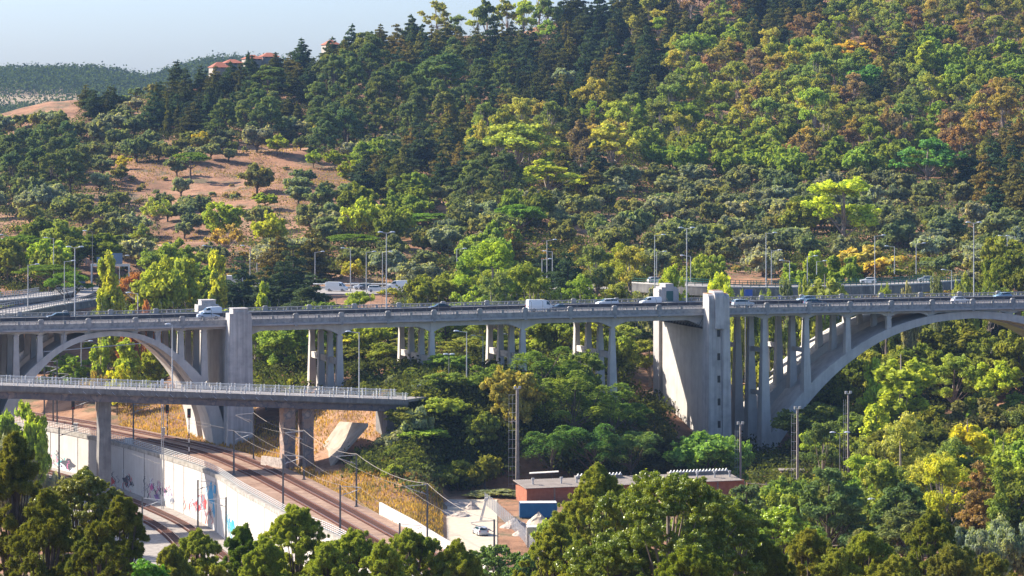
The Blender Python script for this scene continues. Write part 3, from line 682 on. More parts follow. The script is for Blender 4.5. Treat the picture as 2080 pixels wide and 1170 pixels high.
def pier(px,D,wx,wy,zb,rough=True,rz=0):
    X=X_(px,D); mb=MB(); n_=12; rings=[]; xl=(X-A.x)*math.cos(phi)+(D-A.y)*math.sin(phi); ztop=lz(xl)-3.56
    for i in range(n_+1):
        z=zb+(ztop-zb)*i/n_; k=max(0,1-(z-zb)/3.5)*.35 if rough else 0
        j=lambda:(rnd.random()-.5)*(.10+.5*k)
        rings.append([(-wx-k*.6+j(),-wy-k+j(),z),(wx+k+j(),-wy-k+j(),z),(wx+k+j(),wy+k+j(),z),(-wx-k*.6+j(),wy+k+j(),z)])
    o=mb.loft(rings).build('pier',M['pier_old'] if rough else M['concrete_old']); o.parent=lb
    mw=Matrix.Rotation(-phi,4,'Z')@Matrix.Translation((X-A.x,D-A.y,0))@Matrix.Rotation(rz+phi,4,'Z'); o.matrix_local=mw
pier(211,596,1.08,1.3,22,False,0); pier(584,605,1.05,1.7,33.5,True,0); pier(621.5,606,1.05,1.7,33.2,True,0)
MB().box(LL-4,LL+.2,.2,W2-.2,38,44.3).build('abutment',M['concrete_old'],lb)
mb=MB(); sl=[P_(632,936,614),P_(672,946,602),P_(748,860,604),P_(690,856,616)]
mb.add([v for v in sl]+[v+Vector((0,0,-.6)) for v in sl],[(0,1,2,3),(4,7,6,5),(0,4,5,1),(1,5,6,2),(2,6,7,3),(3,7,4,0)])
tag(mb.build('slope_paving',noisy('slope_concrete',[(.35,(.27,.21,.16)),(.6,(.37,.31,.24)),(.8,(.43,.37,.30))],.5,bmp=.4,bd=.1)),'pale concrete slope paving under the right end of the low road bridge','embankment')

# ------------------------------------------------------------------ retaining wall, tracks
def offs(arr, d):      # shift a plan curve sideways (+ = right of travel towards the camera is -X; d>0 means to smaller X)
    t=np.gradient(arr,axis=0); t/=np.linalg.norm(t,axis=1,keepdims=True); nrm=np.stack([t[:,1],-t[:,0]],1); return arr+nrm*d
zt=35.0
def ribbon(mb, a, b_, za, zb, z2=None, mi=0):
    n_=len(a); vs=[]
    for i in range(n_): vs += [(a[i,0],a[i,1],za if np.isscalar(za) else za[i]),(b_[i,0],b_[i,1],zb if np.isscalar(zb) else zb[i])]
    return mb.add(vs,[(2*i,2*i+1,2*i+3,2*i+2) for i in range(n_-1)],mi)
def strip_solid(arr, d0, d1, z0, z1):
    a=offs(arr,d0); b_=offs(arr,d1); g=lambda z,i: z if np.isscalar(z) else z[i]
    return [[(a[i,0],a[i,1],g(z0,i)),(b_[i,0],b_[i,1],g(z0,i)),(b_[i,0],b_[i,1],g(z1,i)),(a[i,0],a[i,1],g(z1,i))] for i in range(len(a))]
Wb=WCa[(WCa[:,1]>415)&(WCa[:,1]<705)]; Rb=RCa[(RCa[:,1]>385)&(RCa[:,1]<815)]
wl=empty('retaining_wall',(0,0,0),0,label='tall whitewashed concrete retaining wall below the upper railway tracks, sprayed with graffiti',cat='retaining wall')
wl.location=(0,0,0)
zlo=zlow(Wb[:,1])-2
MB().loft(strip_solid(Wb,-.9,0,zlo,34.9)).build('wall_face',M['wall_white'],wl)
MB().loft(strip_solid(Wb,-1.1,.14,34.9,35.6)).build('coping',noisy('stained_coping',[(.35,(.22,.20,.17)),(.6,(.38,.35,.31)),(.8,(.46,.43,.39))],1.0,bmp=.2),wl)
# which side faces left?  (offset sign is checked so that the face looks to the valley)
def wpt(Y,z,off=.03):
    i=int(np.argmin(abs(WCa[:,1]-Y))); i=min(max(i,1),len(WCa)-2); t=(WCa[i+1]-WCa[i-1]); t/=np.linalg.norm(t); return Vector((xat(WCa,Y)+t[1]*off, Y-t[0]*off, z))
# panel joints, then sprayed paint: flat patches and strokes on the wall face
Yj=690
while Yj>470:
    a=wpt(Yj,0,.0); MB().box(-.06,.06,-.05,.05,zlow(Yj)-.6,34.88,Matrix.Translation((a.x,a.y,0))).build('joint',M['black'],wl); Yj-=10.5
gr=random.Random(5)
def graffiti(Y0,Y1,z0,z1,cols,nst,nfill=1):
    for q0,c in enumerate(cols):
        mb=MB()
        for q in range(nfill):
            yc=gr.uniform(Y0,Y1); zc=gr.uniform(z0,z1); n_=14; ry=abs(Y1-Y0)*gr.uniform(.08,.2); rz_=(z1-z0)*gr.uniform(.2,.42); k=gr.randint(2,4)
            pts=[wpt(yc+ry*math.cos(6.283*i/n_)*(1+.35*math.sin(k*6.283*i/n_+q)),zc+rz_*math.sin(6.283*i/n_)*(1+.25*math.cos(k*6.283*i/n_)),.012+.004*q0) for i in range(n_)]
            mb.add(pts,[tuple(range(n_))])
        for q in range(nst):
            yc=gr.uniform(Y0,Y1); zc=gr.uniform(z0,z1); w_=gr.uniform(.08,.22); ph=gr.uniform(0,6.28); L=gr.uniform(.5,1.6); pts=[]
            for i in range(9):
                t=i/8; y=yc+L*math.sin(ph+t*gr.uniform(3,6)); z=zc+(t-.5)*(z1-z0)*.6; pts+= [wpt(y-w_,z,.03+.004*q0),wpt(y+w_,z,.03+.004*q0)]
            mb.add(pts,[(2*i,2*i+1,2*i+3,2*i+2) for i in range(8)])
        mb.build('graffiti',GRAF[c],wl)
graffiti(584,592,29,33.2,[0],4,5); graffiti(593,606,26.8,30.4,[6,8,6,1],7,2); graffiti(588,593,26.6,29,[1,3],5,0)
graffiti(613,628,27.4,30,[5,3,8,2,6],7,1); graffiti(566,576,27,30,[6,0,4],5,2); graffiti(660,682,27.4,30.5,[6,2,4,3],6,2); graffiti(634,648,27.2,30,[1,3,6],6,1)
# track bed
def rb(Y): return xat(RCa,Y)
Yr=np.arange(392,812,3.0); rings=[]
for Y in Yr:
    x0=float(xat(WCa,Y))+.6 if Y<702 else float(rb(Y))-14; x1=float(rb(Y))+2.9
    rings.append([(x0,Y,34.0),(x0,Y,34.95),(x0+2.2,Y,35.0),(x1-1.4,Y,35.06),(x1,Y,34.9),(x1,Y,34.0)])
MB().loft(rings).build('track_bed',M['ballast'],kind='structure')
def track(arr,offs_,zf,label,m0=392,m1=800,rust=True):
    e=empty('railway_track',(0,0,0),0,label=label,cat='railway track',group='railway tracks side by side')
    a=arr[(arr[:,1]>m0)&(arr[:,1]<m1)]
    for d in offs_:
        z=np.array([zf(y) for y in a[:,1]])
        rl=MB().loft(strip_solid(a,d-.11,d+.11,z+.02,z+.17)).build('rail',M['rust'],e); MB().loft(strip_solid(a,d-.045,d+.045,z+.172,z+.20)).build('rail_head',M['railtop'],rl)
    mb=MB(); dm=sum(offs_)/2; L=0; nxt=0
    for i in range(len(a)-1):
        p,q=a[i],a[i+1]; l=np.linalg.norm(q-p)
        while L+l>nxt:
            t=(q-p)/l; c=p+(q-p)*((nxt-L)/l)+np.array([t[1],-t[0]])*dm
            mb.box(-.13,.13,-1.3,1.3,zf(c[1])-.1,zf(c[1])+.022,Matrix.Translation((c[0],c[1],0))@Matrix.Rotation(math.atan2(t[1],t[0]),4,'Z')); nxt+=.7
        L+=l
    mb.build('sleepers',M['rust'] if rust else M['pole_conc'],e,kind='stuff')
track(RCa,(0.0,1.75),lambda y:35.07,'rusty upper railway track farthest from the retaining wall')
track(RCa,(4.6,6.5),lambda y:35.06,'rusty upper railway track nearest the retaining wall')
lg=[]
for Y in np.arange(420,700,4.0):
    xw=float(xat(WCa,Y)); lg.append([(xw-26,Y,zlow(Y)-1),(xw-26,Y,zlow(Y)),(xw+.1,Y,zlow(Y)+.02),(xw+.1,Y,zlow(Y)-1)])
MB().loft(lg).build('lower_track_bed',M['ballast_grey'],kind='structure')
track(WCa,(2.7,4.4),lambda y:float(zlow(y))+.05,'lower railway track beside the foot of the retaining wall',420,695)
track(WCa,(7.6,9.3),lambda y:float(zlow(y))+.05,'lower railway track farther from the retaining wall',420,695)
# fence on the wall top
fe=empty('fence',(0,0,0),0,label='thin pale metal fence along the top of the retaining wall',cat='fence'); fm=MB()
for h in (35.85,36.15,36.45,36.75): MB().loft(strip_solid(Wb,-.55,-.49,h-.03,h+.03)).build('wire_rail',M['rail_white'],fe)
L=0;nxt=0
for i in range(len(Wb)-1):
    p,q=Wb[i],Wb[i+1]; l=np.linalg.norm(q-p)
    while L+l>nxt:
        t=(q-p)/l; c=p+(q-p)*((nxt-L)/l)-np.array([t[1],-t[0]])*.5; fm.box(c[0]-.035,c[0]+.035,c[1]-.035,c[1]+.035,35.6,36.85); nxt+=1.1
    L+=l
fm.build('posts',M['galv'],fe,kind='stuff')

# ------------------------------------------------------------------ things on the ground, generic
LANDM=[]                       # named places that labels may refer to: (name, px, py)
PEND=[]                        # (object, description, px, py)
def pend(o,desc,px,py): PEND.append((o,desc,px,py)); return o
def cantilever(name_label,px,ytop,ybase,zb,side,arm=3.2,wires=True):
    D=(CAMZ-zb)*F/(ybase-YH); X=X_(px,D); H=Z_(ytop,D)-zb
    e=empty('catenary_mast',(X,D,zb),0,cat='catenary mast',group='catenary masts along the tracks')
    MB().frus((0,0,-.3),.15,.15,(0,0,H),.12,.12).build('post',M['pole_dark'],e)
    MB().frus((0,0,-.3),.35,.35,(0,0,.25),.3,.3).build('footing',M['concrete_old'],e)
    for z1,z2 in ((H-.15,H-.35),(H-1.7,H-.5)): MB().tube([(0,0,z1),(side*arm,-.6,z2)],.05,5).build('bracket_arm',M['galv'],e)
    MB().tube([(side*.5,-.1,H-1.5),(side*.85,-.15,H-1.25)],.11,6).build('insulator',M['rim'],e)
    pend(e,'grey catenary mast',px,(ytop+ybase)/2); return Vector((X+side*arm,D-.6,zb+H-.4)), Vector((X,D,zb+H))
def wire(pts,label_,r=.018,sag=.5):
    path=[]
    for a,b_ in zip(pts,pts[1:]):
        for k in range(9): t=k/8; path.append(a.lerp(b_,t)+Vector((0,0,-4*sag*t*(1-t))))
    o=MB().tube(path,r,4).build('overhead_wire',M['pole_conc']); return tag(o,label_,'overhead wire','wires strung between the catenary masts')
ra=[cantilever('',*q) for q in ((271,820,905,35,1),(475,875,965,35,1),(575,922,1033,35,1),(691,985,1083,35,1),(812,1062,1150,35,1))]
rb_=[cantilever('',*q) for q in ((515,838,934,35,-1),(617.5,874,975,35,-1),(724,922,1030,35,-1),(868,982,1096,35,-1),(1004,1055,1180,35,-1))]
lo_=[cantilever('',*q) for q in ((120,868,985,26.9,1),(289,1010,1118,26,1),(402,975,1074,26,1),(459,1010,1100,25.6,-1))]
far=[cantilever('',*q) for q in ((116,732,862,35,-1),(108,756,858,35,1),(90,742,850,35,1),(148,810,868,35,1))]
wire([p[0] for p in ra],'thin overhead wire above the track nearest the retaining wall'); wire([p[0] for p in rb_],'thin overhead wire above the far upper track')
wire([p[1] for p in rb_],'sagging wire joining the tops of the bank side masts',.04,1.0); wire([lo_[0][0],lo_[2][0],lo_[1][0]+Vector((3,-40,0))],'thin overhead wire above the lower tracks')
wire([p[1] for p in ra],'sagging wire joining the mast tops beside the retaining wall',.022,.8)
def signal(px,ytop,ybase,zb,label):
    D=(CAMZ-zb)*F/(ybase-YH); X=X_(px,D); H=Z_(ytop,D)-zb; e=empty('railway_signal',(X,D,zb),0,label=label,cat='railway signal')
    mb=MB(); k=0
    for i in range(9): MB().box(-.1,.1,-.1,.1,H*.85*i/9,H*.85*(i+1)/9).build('post_band',M['white'] if i%2 else M['black'],e)
    hd=MB().box(-.32,.32,-.2,.2,H-1.7,H).build('signal_head',M['black'],e)
    for i in range(3): MB().tube([(0,-.2,H-.4-.45*i),(0,-.3,H-.4-.45*i)],.13,8).build('lens',M['redlight'] if i==2 else M['glass'],hd)
signal(340,822,886,35,'railway signal on a banded post beside the dry grass bank'); signal(384,830,926,35,'railway signal with red lens in front of the left pylon'); signal(148.5,815,868,35,'leftmost railway signal, at the curve of the tracks')
for px,yb,w_,h_ in ((153.5,880,.8,1.9),(262,902,1.6,1.1),(332,886,.6,1.6)):
    D=65*F/(yb-YH); e=MB().box(-w_/2,w_/2,-.3,.3,0,h_).box(-w_/2-.05,w_/2+.05,-.35,.35,h_,h_+.1).build('equipment_cabinet',M['rail_white']); at(e,(X_(px,D),D,35.0))
    tag(e,cat='cabinet',group='trackside cabinets'); pend(e,'small white trackside cabinet',px,yb)

def lamp(px,ytop,ybase,D,kind='single',side=-1,z0=None,col='galv',arm=1.8):
    X=X_(px,D); zb=Z_(ybase,D) if z0 is None else z0; H=Z_(ytop,D)-zb
    e=empty('street_lamp',(X,D,zb),0,cat='street lamp'); r=.11 if D<900 else .12
    MB().tube([(0,0,-1.5 if z0 is None else 0),(0,0,H)],[r*1.25,r*.75],7).build('pole',M[col],e)
    sides=(-1,1) if kind=='double' else (side,)
    for sd in sides:
        MB().tube([(0,0,H-.1),(sd*arm,0,H+.12)],.06,5).build('arm',M[col],e)
        MB().loft([[(sd*(arm+x),y*w_,H+.12+z*h) for y,z in ((-1,0),(-.7,1),(.7,1),(1,0))] for x,w_,h in ((-.35,.1,.08),(0,.24,.2),(.45,.24,.2),(.75,.1,.08))]).build('lamp_head',M['lamp_white'],e)
    pend(e,'grey street lamp',px,ytop); tag(e,group='street lamps on tall slim poles'); return e
# on the viaduct median
for px,yt in ((152,503),(785,473),(1395,464),(1978,453)):
    s=s_of(px,13.1); w_=VW(s,13.1,59.0+cam_(s)); lamp(px,yt,0,w_.y,'double',z0=w_.z,arm=1.0)['label']={152:'leftmost double headed lamp on the viaduct median',785:'double headed median lamp above the left middle spans of the viaduct',1395:'double headed median lamp just left of the right pylon',1978:'rightmost double headed lamp on the viaduct median'}[px]
for q in ((57,538,615,742,'single',1),(131,531,606,760,'single',1),(109,484,552,850,'single',-1),(188,470,579,850,'single',-1,None,'pole_dark'),(220,489,525,900,'single',-1),(204,511,540,900,'single',-1),(175,492,541,905,'single',1),(17,478,515,950,'single',-1),(21,486,515,950,'single',-1),(52,507,525,900,'single',1),
  (243,520,565,880,'single',1),(280,596,642,700,'single',-1),(276,497,537,930,'single',1),(357,495,530,920,'single',-1),(430,500,548,900,'single',-1),(508,500,562,880,'single',-1),(522,519,545,900,'single',1),(640,512,558,880,'single',1),(712,505,589,850,'single',-1),(744,512,595,845,'single',1),(777,512,606,835,'single',1),(928,506,583,850,'single',1),
  (1101,527,562,860,'single',1),(1111,488,562,850,'single',1),(1122,511,565,865,'single',-1),(1272,534,550,860,'single',1),(1330,478,580,765,'single',1),(1334,512,565,860,'single',1),(1403,520,578,790,'single',-1),(1556,474,578,768,'single',1),(1567,509,573,800,'single',1),(1604,530,573,800,'single',-1),(1640,521,574,800,'single',1),(1659,531,545,820,'single',1),
  (1777,479,584,772,'single',1),(1817,501,545,850,'single',-1),(1861,495,545,850,'single',1),(1933,549,576,800,'single',-1),(2046,480,508,900,'single',-1),(2062,480,505,900,'single',-1)): lamp(*q)
def foot(px,ytop,D,*a,**k):
    zb=gz(X_(px,D),D); return lamp(px,ytop,0,D,*a,z0=zb,**k)
xl=(X_(350,598)-A.x)*math.cos(phi); lamp(350,660,0,598,'single',-1,z0=lz(xl)-1.3,arm=.6); xl=(X_(729.5,609)-A.x)*math.cos(phi); lamp(729.5,675,0,609,'single',-1,z0=lz(xl)-1.3)
foot(948,674,640,'single',-1); foot(912,721,636,'double',1,arm=.4,col='pole_dark'); foot(981,683,668,'single',-1); foot(1043,680,690,'single',-1)
foot(1790,1016,505,'double',1,arm=1.3,col='pole_dark'); foot(1706,880,600,'double',1,arm=1.1,col='pole_dark'); foot(165,694,720,'single',1)
def mast(px,ytop,D,w_,label):
    X=X_(px,D); zb=gz(X,D)-.3; H=Z_(ytop,D)-zb; e=empty('floodlight_mast',(X,D,zb),.2,label=label,cat='mast',group='tall concrete masts with side ladders')
    mb=MB(); mb.frus((0,0,0),w_*.36,w_*.36,(0,0,H),w_*.26,w_*.24)
    for i in range(int(H/1.1)): mb.box(-w_*.05,w_*.05,-w_*.37,-w_*.3,1.1*i+.3,1.1*i+.62)
    mb.build('shaft',M['pole_conc'],e)
    lm=MB(); lm.tube([(-w_*1.9,0,.5),(-w_*1.8,0,H-1)],.018,4).tube([(-w_*1.1,0,.5),(-w_*1.05,0,H-1)],.018,4)
    for i in range(int(H/1.6)): lm.tube([(-w_*1.95,0,1.6*i+1),(-w_*.3,0,1.6*i+1)],.03,4)
    lm.build('ladder',M['galv'],e)
    hd=MB().box(-.6,.6,-.2,.2,H,H+.1).build('head_frame',M['galv'],e)
    for sx in (-1,1): MB().box(sx*.42-.2,sx*.42+.2,-.35,.2,H+.12,H+.5).build('floodlight',M['rim'],hd)
mast(1051,790,600,.85,'tall concrete mast with side ladder before the dark tree covered bank')
mast(1504,862,604,.55,'concrete mast with ladder at the right end of the brick shed'); mast(1620,831,585,.6,'concrete mast in front of the foot of the main arch'); mast(1723,800,610,.5,'concrete mast among the trees under the main arch')
# camera post in the yard
zb=gz(X_(950,600),600); e=empty('camera_post',(X_(950,600),600,zb),0,label='thin post with a small camera drum at the edge of the yard',cat='camera post'); H=Z_(985,600)-zb
MB().tube([(0,0,0),(0,0,H)],.08,6).build('post',M['pole_dark'],e); MB().tube([(0,0,H-.7),(0,0,H-.2)],.28,10).build('camera_drum',M['lamp_white'],e); MB().tube([(-.5,0,H-.3),(.7,0,H+.2)],.08,5).build('arm',M['galv'],e)

# ------------------------------------------------------------------ vehicles
VS={ # stations front to rear: x, low, belt, top, half width at belt, half width at top
'hatch':(3.9,[(1.92,.32,.62,.62,.70,.68),(1.75,.22,.78,.80,.80,.70),(.95,.2,.93,.95,.84,.74),(.35,.2,.97,1.42,.85,.60),(-.9,.2,1.0,1.47,.85,.60),(-1.55,.2,1.02,1.38,.83,.58),(-1.85,.25,.95,1.0,.80,.66),(-1.95,.34,.62,.64,.76,.7)],(3,4,5)),
'wagon':(4.6,[(2.28,.32,.6,.62,.72,.68),(2.1,.22,.76,.78,.82,.72),(1.1,.2,.92,.94,.87,.76),(.35,.2,.96,1.40,.88,.62),(-1.3,.2,.98,1.45,.88,.62),(-2.0,.2,1.0,1.36,.86,.60),(-2.22,.25,.9,.94,.82,.70),(-2.3,.34,.6,.62,.78,.7)],(3,4,5)),
'sedan':(4.5,[(2.23,.32,.58,.6,.72,.68),(2.05,.22,.72,.74,.82,.72),(1.0,.2,.88,.9,.86,.76),(.25,.2,.93,1.38,.87,.60),(-.85,.2,.95,1.41,.87,.60),(-1.55,.2,.97,1.05,.85,.66),(-2.15,.25,.92,.96,.81,.70),(-2.25,.34,.6,.62,.77,.7)],(3,4)),
'suv':(4.6,[(2.28,.38,.75,.77,.76,.72),(2.12,.3,.92,.94,.88,.78),(1.2,.28,1.06,1.08,.92,.82),(.5,.28,1.1,1.62,.92,.68),(-1.1,.28,1.12,1.68,.92,.68),(-1.95,.28,1.15,1.58,.90,.64),(-2.2,.3,1.05,1.1,.88,.76),(-2.3,.4,.7,.72,.82,.76)],(3,4,5)),
'smallvan':(4.4,[(2.18,.32,.68,.7,.72,.68),(2.0,.24,.9,.92,.84,.74),(1.35,.22,1.05,1.07,.88,.80),(.65,.22,1.1,1.70,.90,.74),(-.3,.22,1.12,1.82,.90,.76),(-2.0,.22,1.12,1.84,.90,.76),(-2.18,.28,1.05,1.75,.89,.74),(-2.2,.3,.9,1.6,.88,.74)],(3,)),
'bigvan':(5.6,[(2.78,.35,.8,.82,.82,.78),(2.6,.28,1.05,1.07,.95,.88),(2.1,.26,1.25,1.27,.98,.9),(1.3,.26,1.3,2.15,1.0,.82),(.7,.26,1.3,2.38,1.0,.88),(-2.5,.26,1.3,2.42,1.0,.88),(-2.78,.3,1.3,2.36,.99,.86),(-2.8,.32,1.2,2.3,.98,.86)],(3,)),
}
def vehicle(kind,loc,head,col,label,name='parked_car',cat='car',sc=1.0,group='cars and vans on the roads'):
    L,st,gw=VS[kind]; e=empty(name,loc,head,label=label,cat=cat,group=group); e.scale=(sc,)*3
    pm=flat('paint_'+name,col,.28); pm.node_tree.nodes['Principled BSDF'].inputs['Coat Weight'].default_value=.5
    rg=[[(x,-w0,zl),(x,-w0*1.0,zb*.55+zl*.45),(x,-w0,zb),(x,-w1,zt),(x,w1,zt),(x,w0,zb),(x,w0,zb*.55+zl*.45),(x,w0,zl)] for x,zl,zb,zt,w0,w1 in st]
    bd=MB().loft(rg).build('body',pm,e); bv=bd.modifiers.new('b','BEVEL'); bv.width=.05; bv.segments=2; bv.limit_method='ANGLE'; bv.angle_limit=.5
    g=M['glass']; S=st
    def quad(p): return MB().add(p,[(0,1,2,3)])
    k=gw[0]; a,b_=S[k-1],S[k]
    def lerp(u,v,t): return [u[i]+(v[i]-u[i])*t for i in range(6)]
    # windscreen
    def on(s_,t,sy,o=.02): y=s_[4]+(s_[5]-s_[4])*t; return (s_[0],sy*(y+o),s_[2]+(s_[3]-s_[2])*t)
    w=MB(); w.add([(a[0]-.02+.04,-a[5]*.9,a[3]+.05),(a[0]+.02,a[5]*.9,a[3]+.05),(b_[0]+.06,b_[5]*.93,b_[3]-.02),(b_[0]+.06,-b_[5]*.93,b_[3]-.02)],[(0,1,2,3)]); w.build('windscreen',g,e)
    last=gw[-1]
    if kind not in('smallvan','bigvan'):
        a2,b2=S[last],S[last+1]; MB().add([(a2[0]-.04,-a2[5]*.88,a2[3]-.04),(a2[0]-.04,a2[5]*.88,a2[3]-.04),(b2[0]-.03,b2[5]*.95,b2[3]+.06),(b2[0]-.03,-b2[5]*.95,b2[3]+.06)],[(0,3,2,1)]).build('rear_window',g,e)
    for sy in (-1,1):
        seg=[(k-1,k,.55,.98)]
        for i in gw[:-1]: seg.append((i,i+1,.02,.98))
        if kind in('smallvan','bigvan'): seg=[(k-1,k,.45,1.0),(k,k+1,.0,.55)]
        elif kind=='sedan': seg.append((gw[-1],gw[-1]+1,.02,.5))
        for i,j,u0,u1 in seg:
            p0=lerp(S[i],S[j],u0); p1=lerp(S[i],S[j],u1)
            MB().add([on(p0,.14,sy),on(p1,.14,sy),on(p1,.86,sy),on(p0,.86,sy)],[(0,1,2,3)]).build('side_window',g,e)
        f,r_=S[1],S[-2]
        MB().box(f[0]-.12,f[0]+.1,sy*.55-.14,sy*.55+.14,f[2]-.16,f[2]-.02).build('headlight',M['lamp_white'],e)
        MB().box(r_[0]-.06,r_[0]+.1,sy*(r_[4]-.14)-.1,sy*(r_[4]-.14)+.1,r_[2]-.3,r_[2]-.02).build('tail_light',M['redlight'],e)
        MB().box(S[2][0]-.55,S[2][0]-.4,sy*(S[2][4]+.02),sy*(S[2][4]+.2),S[2][2],S[2][2]+.14).build('wing_mirror',pm,e)
        for x in (L*.31,-L*.30):
            rr=.33 if L<5 else .36; wh=MB().tube([(x,sy*(S[3][4]-.2),rr),(x,sy*(S[3][4]+.015),rr)],rr,16).build('wheel',M['tyre'],e)
            MB().tube([(x,sy*(S[3][4]+.0),rr),(x,sy*(S[3][4]+.03),rr)],rr*.6,10).build('rim',M['rim'],wh)
    MB().box(S[0][0]-.1,S[0][0]+.03,-.5,.5,.36,.5).build('bumper_grille',M['black'],e)
    return e
def on_deck(px,t,kind,dirn,col,label,**k):
    s=s_of(px,t); w_=VW(s,t,58.2+cam_(s)); return vehicle(kind,w_,TH+(0 if dirn>0 else math.pi),col,label,**k)
WHT=(.72,.74,.76)
on_deck(118,17,'wagon',-1,(.02,.025,.03),'black estate car on the far lanes near the left end of the viaduct')
on_deck(423,8.5,'sedan',1,(.35,.42,.52),'silver blue saloon car overlapping a white van left of the left pylon')
on_deck(427,17.5,'smallvan',-1,WHT,'small white van behind a silver saloon left of the left pylon',name='delivery_van',cat='van')
on_deck(893,17,'sedan',-1,(.015,.02,.03),'black coupe alone on the far lanes above the middle spans')
on_deck(1098,6,'bigvan',1,WHT,'tall white panel van on the near lanes in the middle of the viaduct',name='delivery_van',cat='van')
on_deck(1142,5.2,'sedan',1,(.06,.09,.13),'dark saloon car just in front of the tall white panel van')
on_deck(1233,17,'suv',-1,(.70,.72,.74),'white sport utility car on the far lanes right of the tall white van')
on_deck(1321,18,'smallvan',-1,WHT,'small white van in front of the square tower block with green door',name='delivery_van',cat='van')
on_deck(1509,7,'suv',1,(.38,.45,.5),'silver minivan just right of the right pylon')
on_deck(1655,7,'wagon',1,(.012,.05,.10),'dark blue estate car on the near lanes above the main arch columns'); on_deck(1637,18,'hatch',-1,(.3,.4,.5),'pale blue car half hidden behind the dark blue estate car')
on_deck(1951,5.5,'hatch',1,(.70,.70,.72),'small white hatchback above the crown of the main arch'); on_deck(2036,17,'hatch',-1,(.22,.36,.5),'blue grey hatchback at the far right end of the viaduct')

# ------------------------------------------------------------------ roads behind
def road(name,pts,wd,m,**k):
    """pts: (px, D, z)"""
    c=[Vector((X_(p,D),D,z)) for p,D,z in pts]; q=catmull3(c); rings=[]
    for i,v in enumerate(q):
        t=(q[min(i+1,len(q)-1)]-q[max(i-1,0)]); nrm=Vector((-t.y,t.x,0)).normalized()
        a=v; b_=v+nrm*wd; rings.append([a+Vector((0,0,-.5)),b_+Vector((0,0,-.5)),b_,a])
    return MB().loft(rings).build(name,m,**k), q
def catmull3(p,n_=8):
    out=[]; p=[p[0]*2-p[1]]+p+[p[-1]*2-p[-2]]
    for i in range(1,len(p)-2):
        for k in range(n_):
            t=k/n_; out.append(.5*((2*p[i])+(p[i+1]-p[i-1])*t+(2*p[i-1]-5*p[i]+4*p[i+1]-p[i+2])*t*t+(-p[i-1]+3*p[i]-3*p[i+1]+p[i+2])*t**3))
    out.append(p[-2]); return out
road('highway',[(380,846,52.9),(600,840,52.9),(800,838,53.0),(1000,842,53.2),(1250,850,53.6)],24,M['asphalt_pale'],kind='structure')
gq=road('kerb',[(380,870.5,53.4),(600,864.5,53.4),(800,862.5,53.5),(1000,866.5,53.7),(1250,874.5,54)],.5,M['plaster'],kind='structure')[1]
e=empty('crash_barrier',(0,0,0),0,label='pale metal crash barrier along the back of the highway behind the parked vans',cat='crash barrier'); mb=MB()
MB().tube([v+Vector((0,-.6,.7)) for v in gq],.16,5).build('rail',M['rail_white'],e)
for v in gq[::2]: mb.tube([v+Vector((0,-.6,-.2)),v+Vector((0,-.6,.7))],.07,4)
mb.build('posts',M['galv'],e,kind='stuff')
def ramp(label,pts,wd,railm,fz,cat='bridge',px_piers=()):
    e=empty('ramp_bridge',(0,0,0),0,label=label,cat=cat)
    o,q=road('deck',pts,wd,M['asphalt_pale']); o.parent=e
    def edge(off,z0,z1,th,name,m):
        rings=[]
        for i,v in enumerate(q):
            t=(q[min(i+1,len(q)-1)]-q[max(i-1,0)]); n_=Vector((-t.y,t.x,0)).normalized(); a=v+n_*off; b_=v+n_*(off+th)
            rings.append([a+Vector((0,0,z0)),b_+Vector((0,0,z0)),b_+Vector((0,0,z1)),a+Vector((0,0,z1))])
        return MB().loft(rings).build(name,m,e)
    edge(-.3,-fz,.0,.28,'fascia',M['concrete_old']); edge(wd+.02,-fz,.3,.28,'fascia',M['concrete_old']); edge(-.35,.002,.28,.4,'kerb',M['plaster'])
    for off in (-.2,wd+.1):
        for h in (.62,1.15): edge(off,h,h+.1,.1,'rail_bar',railm)
        pm=MB(); acc=0
        for i in range(len(q)-1):
            a,b_=q[i],q[i+1]; l=(b_-a).length; t=(b_-a)/l; n_=Vector((-t.y,t.x,0)).normalized()
            while acc<l: c=a+t*acc+n_*off; pm.box(c.x-.07,c.x+.07,c.y-.07,c.y+.07,c.z+.25,c.z+1.25); acc+=1.9
            acc-=l
        pm.build('railing_posts',railm,e,kind='stuff')
    for p in px_piers:
        v=min(q,key=lambda v:abs(pxy(v)[0]-p)); g_=gz(v.x,v.y+wd/2)-1; MB().frus((v.x,v.y+wd/2,g_),.6,wd*.3,(v.x,v.y+wd/2,v.z-.5),.6,wd*.35).build('pier',M['concrete_old'],e)
    return q
ramp('curved concrete ramp bridge in front at the far left behind the viaduct',[(-60,718,54.0),(40,745,53.9),(120,775,53.8),(205,812,53.2)],8.5,M['green_rail'] if False else M['galv'],1.6,px_piers=(20,140))
ramp('second ramp bridge behind the first at the far left',[(-60,752,55.6),(40,775,55.2),(110,800,54.6),(150,830,53.8)],8.5,M['galv'],1.0,px_piers=(60,))
road('side_road',[(120,800,53.3),(185,835,53.1),(200,880,52.9),(170,930,54.0),(150,960,56)],11,M['asphalt_pale'],kind='structure')
ramp('long elevated road with green railings behind the right half of the viaduct',[(1285,782,58.6),(1400,770,58.5),(1550,765,58.4),(1720,775,58.2),(1850,795,57.6),(1950,825,56.9)],9,M['green_rail'],2.0,px_piers=(1420,1560,1700,1830))
road('bank_road',[(820,608,46.6),(880,618,46.4),(960,624,46.2),(1080,640,45.2)],6.5,M['asphalt_pale'],kind='structure')
road('valley_road',[(1880,800,44),(1950,790,43.5),(2010,770,42),(2090,740,39)],8,M['asphalt_pale'],kind='structure')
def gcar(px,D,z,kind,head,col,label,**k): return vehicle(kind,(X_(px,D),D,z),head,col,label,**k)
